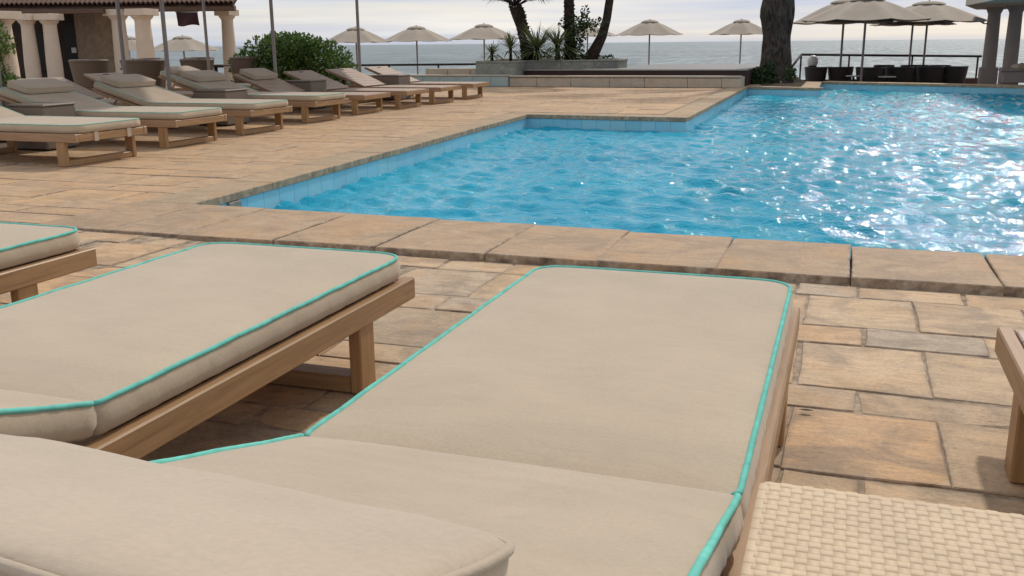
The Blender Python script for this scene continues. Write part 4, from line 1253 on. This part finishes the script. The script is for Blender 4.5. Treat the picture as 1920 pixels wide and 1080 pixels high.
def palm(lab, x, y, z, pts, rads, crownz, nf, boots=True, fronds='fan', group='palms on the raised planter'):
    t = thing('palm_tree', lab, 'palm tree', (x, y, z), 0, group)
    mb = MB(); mb.tube(pts, rads, 14)
    tr = mb.build('trunk', m_palmbark, t, smooth=True)
    if boots:
        mb = MB(); n = 110
        for i in range(n):
            u = i / n; f = u * (len(pts) - 1); k = min(int(f), len(pts) - 2); q = f - k
            c = Vector(pts[k]).lerp(Vector(pts[k + 1]), q); r = rads[k] * (1 - q) + rads[k + 1] * q
            a = i * 2.399; d = Vector((math.cos(a), math.sin(a), 0)); s = Vector((-d.y, d.x, 0)) * r * .30
            p = c + d * r * .92; o = len(mb.v); l = r * .30 * random.uniform(.6, 1.5)
            for v in (p - s, p + s, p + s * .4 + d * l + Vector((0, 0, r * .5)), p - s * .4 + d * l + Vector((0, 0, r * .5)), p + Vector((0, 0, r * .6))): mb.vert(v)
            mb.f += [(o, o + 1, o + 2, o + 3), (o + 2, o + 4, o + 3), (o, o + 3, o + 4), (o + 1, o + 4, o + 2)]
        mb.build('leaf_base', m_palmbark, tr)
    c = Vector(pts[-1]); mbp = MB(); mbl = MB()
    for i in range(nf):
        a = i * 2.399 + random.uniform(-.2, .2); e = random.uniform(.45, 1.35) if i > nf * .3 else random.uniform(.28, .6)
        d = Vector((math.cos(a) * math.cos(e), math.sin(a) * math.cos(e), math.sin(e)))
        L = random.uniform(.50, .72); tip = c + d * L + Vector((0, 0, -.05))
        mbp.tube([c + d * rads[-1] * .5, c + d * L * .6 + Vector((0, 0, .01)), tip], [.016, .010, .007], 5)
        side = Vector((-math.sin(a), math.cos(a), 0)); upv = side.cross(d)
        for q in np.linspace(-1.25, 1.25, 26):
            ld = (d * math.cos(q) + side * math.sin(q)).normalized(); l = .55 * (1 - .18 * abs(q)); w = (ld.cross(upv)).normalized() * .013
            mbl.cur = rnd3(); o = len(mbl.v)
            e1 = tip + ld * l * .6 - upv * .02; e2 = tip + ld * l - Vector((0, 0, .16 * random.uniform(.5, 1.4)))
            for v in (tip, e1 + w, e2, e1 - w): mbl.vert(v)
            mbl.f.append((o, o + 1, o + 2, o + 3))
    mbp.build('leaf_stalk', m_palmbark, t); mbl.build('crown', m_leaf_palm, t)
    return t
palm('fan palm with a rough upright trunk nearest the bare loungers', -7.26, 22.36, .52, [(0, 0, -.02), (-.06, 0, .4), (-.16, -.02, .8), (-.25, -.03, 1.05), (-.31, -.05, 1.24)], [.165, .145, .135, .145, .14], 0, 34)
palm('fan palm with a dark creeper covered trunk in the middle of the planter', -6.32, 22.7, .52, [(0, 0, -.02), (-.02, 0, .5), (-.04, 0, 1.0), (-.05, 0, 1.45), (-.05, 0, 1.75)], [.15, .13, .12, .115, .11], 0, 34)
palm('slender smooth palm leaning towards the tree', -5.92, 22.85, .52, [(0, 0, -.05), (.14, .05, .22), (.30, .1, .55), (.40, .14, .95), (.46, .16, 1.4), (.52, .18, 2.2), (.55, .2, 3.2)], [.20, .14, .115, .10, .096, .09, .085], 0, 30, boots=False)
# climbing plant on the middle palm
cl = thing('climbing_plant', 'dark leafy creeper climbing round the middle palm trunk', 'plant', (-6.2, 22.5, .53))
lob = [(.0, 0, .25, .24, .2, .28), (.08, 0, .55, .22, .2, .3), (.16, 0, .82, .26, .2, .22), (-.22, .05, .86, .14, .1, .10), (.42, 0, .78, .28, .15, .08), (.62, 0, .86, .22, .12, .05), (.27, 0, 1.02, .10, .1, .20), (.12, 0, .1, .22, .2, .14), (.55, 0, .62, .22, .1, .05)]
Pp, Dd = blob_points(lob, 1000, .7)
mb = MB(); leaves(mb, Pp, Dd, .085, .024, .9); mb.build('foliage', m_leaf_dark, cl)
mb = MB()
for a, b in (((0, 0, 0), (.1, 0, .6)), ((.1, 0, .6), (.6, 0, .85)), ((.08, 0, .5), (.27, 0, 1.1)), ((.08, 0, .6), (-.22, .05, .86))): mb.tube([a, ((a[0] + b[0]) / 2, .02, (a[2] + b[2]) / 2 + .05), b], [.014, .011, .006], 6)
mb.build('stem', m_bark, cl)
gc = MB(); Pp = [(random.uniform(-7.6, -5.4), 0, 0) for _ in range(320)]
Pp = [(x, 22.35 + (x + 7.6) * .23 + random.uniform(0, .5), .55 + random.uniform(0, .05)) for x, _, _ in Pp]
leaves(gc, Pp, [(0, 0, 1)] * len(Pp), .075, .022, .9)
o = stuff(gc.build('ground_cover', m_leaf_dark)); o['label'] = 'low dark ground cover on the planter soil'; o['category'] = 'ground cover'

# big tree at the far pool corner
tree = thing('pool_tree', 'thick dark barked tree trunk at the far corner of the pool', 'tree', (-1.62, 23.35, 0))
prof = [(0, .50, .0), (.06, .44, 0), (.18, .375, -.01), (.40, .345, -.02), (.75, .32, -.02), (1.05, .305, -.02), (1.25, .335, -.03), (1.45, .375, -.04), (1.62, .37, -.03), (1.85, .335, -.02), (2.3, .31, 0), (3.0, .29, .06), (3.6, .27, .15)]
rows = []; nk = 44
zz = np.linspace(0, 3.6, 70)
for z in zz:
    r = np.interp(z, [p[0] for p in prof], [p[1] for p in prof]); cx = np.interp(z, [p[0] for p in prof], [p[2] for p in prof]); row = []
    for k in range(nk + 1):
        a = 2 * math.pi * k / nk
        q = 1 + .035 * math.sin(5 * a + 1.3 * z) + .022 * math.sin(11 * a - 2.1 * z + 1) + .03 * math.sin(3 * a + 4 * z) * math.sin(2.6 * z) + .012 * math.sin(23 * a + 9 * z)
        flare = .10 * max(0, 1 - z / .35) ** 2 * (1 + math.sin(5 * a + .5))
        row.append((cx + (r * q + flare) * math.cos(a), (r * q + flare) * math.sin(a), z))
    rows.append(row)
mb = MB(); mb.grid(rows); mb.f = [f[::-1] for f in mb.f]
trunk = mb.build('trunk', m_bark, tree, smooth=True)
mb = MB(); tips = []
for a, l in ((.4, 2.4), (2.0, 2.2), (3.3, 2.5), (4.6, 2.1), (5.6, 2.3)):
    e = Vector((math.cos(a) * l * .75, math.sin(a) * l * .75, 3.4 + l))
    mb.tube([(.14, 0, 3.35), (.14 + e.x * .3, e.y * .3, 4.0), (.14 + e.x * .7, e.y * .7, 4.9), e], [.17, .13, .08, .03], 8); tips.append(e)
mb.build('limb', m_bark, trunk, smooth=True)
Pp, Dd = blob_points([(e.x, e.y, e.z, .8, .8, .5) for e in tips], 2600, .8)
mb = MB(); leaves(mb, Pp, Dd, .13, .04); mb.build('crown', m_leaf_dark, tree)
ivy = thing('ivy_clump', 'dark ivy clump at the foot of the thick tree trunk', 'ivy', (-2.05, 22.7, 0))
Pp, Dd = blob_points([(-.05, -.2, .08, .30, .3, .15), (.12, .0, .16, .22, .2, .18), (.32, .1, .22, .16, .2, .26), (.25, -.15, .05, .35, .2, .09), (.80, .2, .18, .10, .2, .17)], 1500, .6)
mb = MB(); leaves(mb, [p for p in Pp if p[2] > .01], [d for p, d in zip(Pp, Dd) if p[2] > .01], .07, .026, .9); mb.build('foliage', m_leaf_dark, ivy)
mb = MB(); mb.tube([(-.1, -.2, 0), (.1, -.1, .06), (.4, .1, .3)], .012, 5); mb.build('stem', m_bark, ivy)
bed = MB().prism([(-1.72, 21.35), (-.95, 21.05), (-.95, 23.6), (-2.1, 23.9)], -.012, .012)
struct(bed.build('tree_bed', m_soil), 'bare soil bed around the thick tree')

# flowering climber at the left edge
fc = thing('flowering_climber', 'leafy climber with pink flowers on the column at the left edge', 'plant', (-15.6, 14.9, 0))
lob = [(-.05, 0, 1.30, .16, .16, .2), (.12, 0, 1.05, .16, .14, .22), (-.05, 0, .95, .18, .15, .25), (-.1, 0, .55, .16, .15, .3), (.05, 0, .28, .26, .2, .14), (.2, 0, .95, .10, .1, .15), (.28, 0, .30, .16, .1, .08), (-.2, 0, .3, .2, .2, .3)]
Pp, Dd = blob_points(lob, 900, .7)
mb = MB(); leaves(mb, Pp, Dd, .085, .026, .9); mb.build('foliage', m_leaf_bush, fc)
Pp, Dd = blob_points([(-.1, -.05, .10, .16, .1, .07), (.10, -.05, .05, .1, .1, .07)], 120, .8)
mb = MB(); leaves(mb, Pp, Dd, .05, .025, .9); mb.build('flowers', m_petal, fc)
mb = MB(); mb.tube([(0, 0, 0), (.05, 0, .5), (-.04, 0, 1.0), (0, 0, 1.5)], [.02, .016, .012, .006], 6); mb.build('stem', m_bark, fc)

# a dry leaf lying on the flags
mb = MB(); mb.cur = (.2, .2, .2)
mb.grid([[(x, w * (1 - (2 * i / 6 - 1) ** 2) * s, .004 + .001 * abs(s)) for s in (-1, 0, 1)] for i, x in enumerate(np.linspace(-.018, .018, 7)) for w in (.008,)])
lf = tag(mb.build('fallen_leaf', m_darkwall), 'small dark fallen leaf on the flag beside the nearest lounger', 'leaf'); lf.location = (-.045, 2.49, -.0235); lf.rotation_euler = (0, 0, .1)
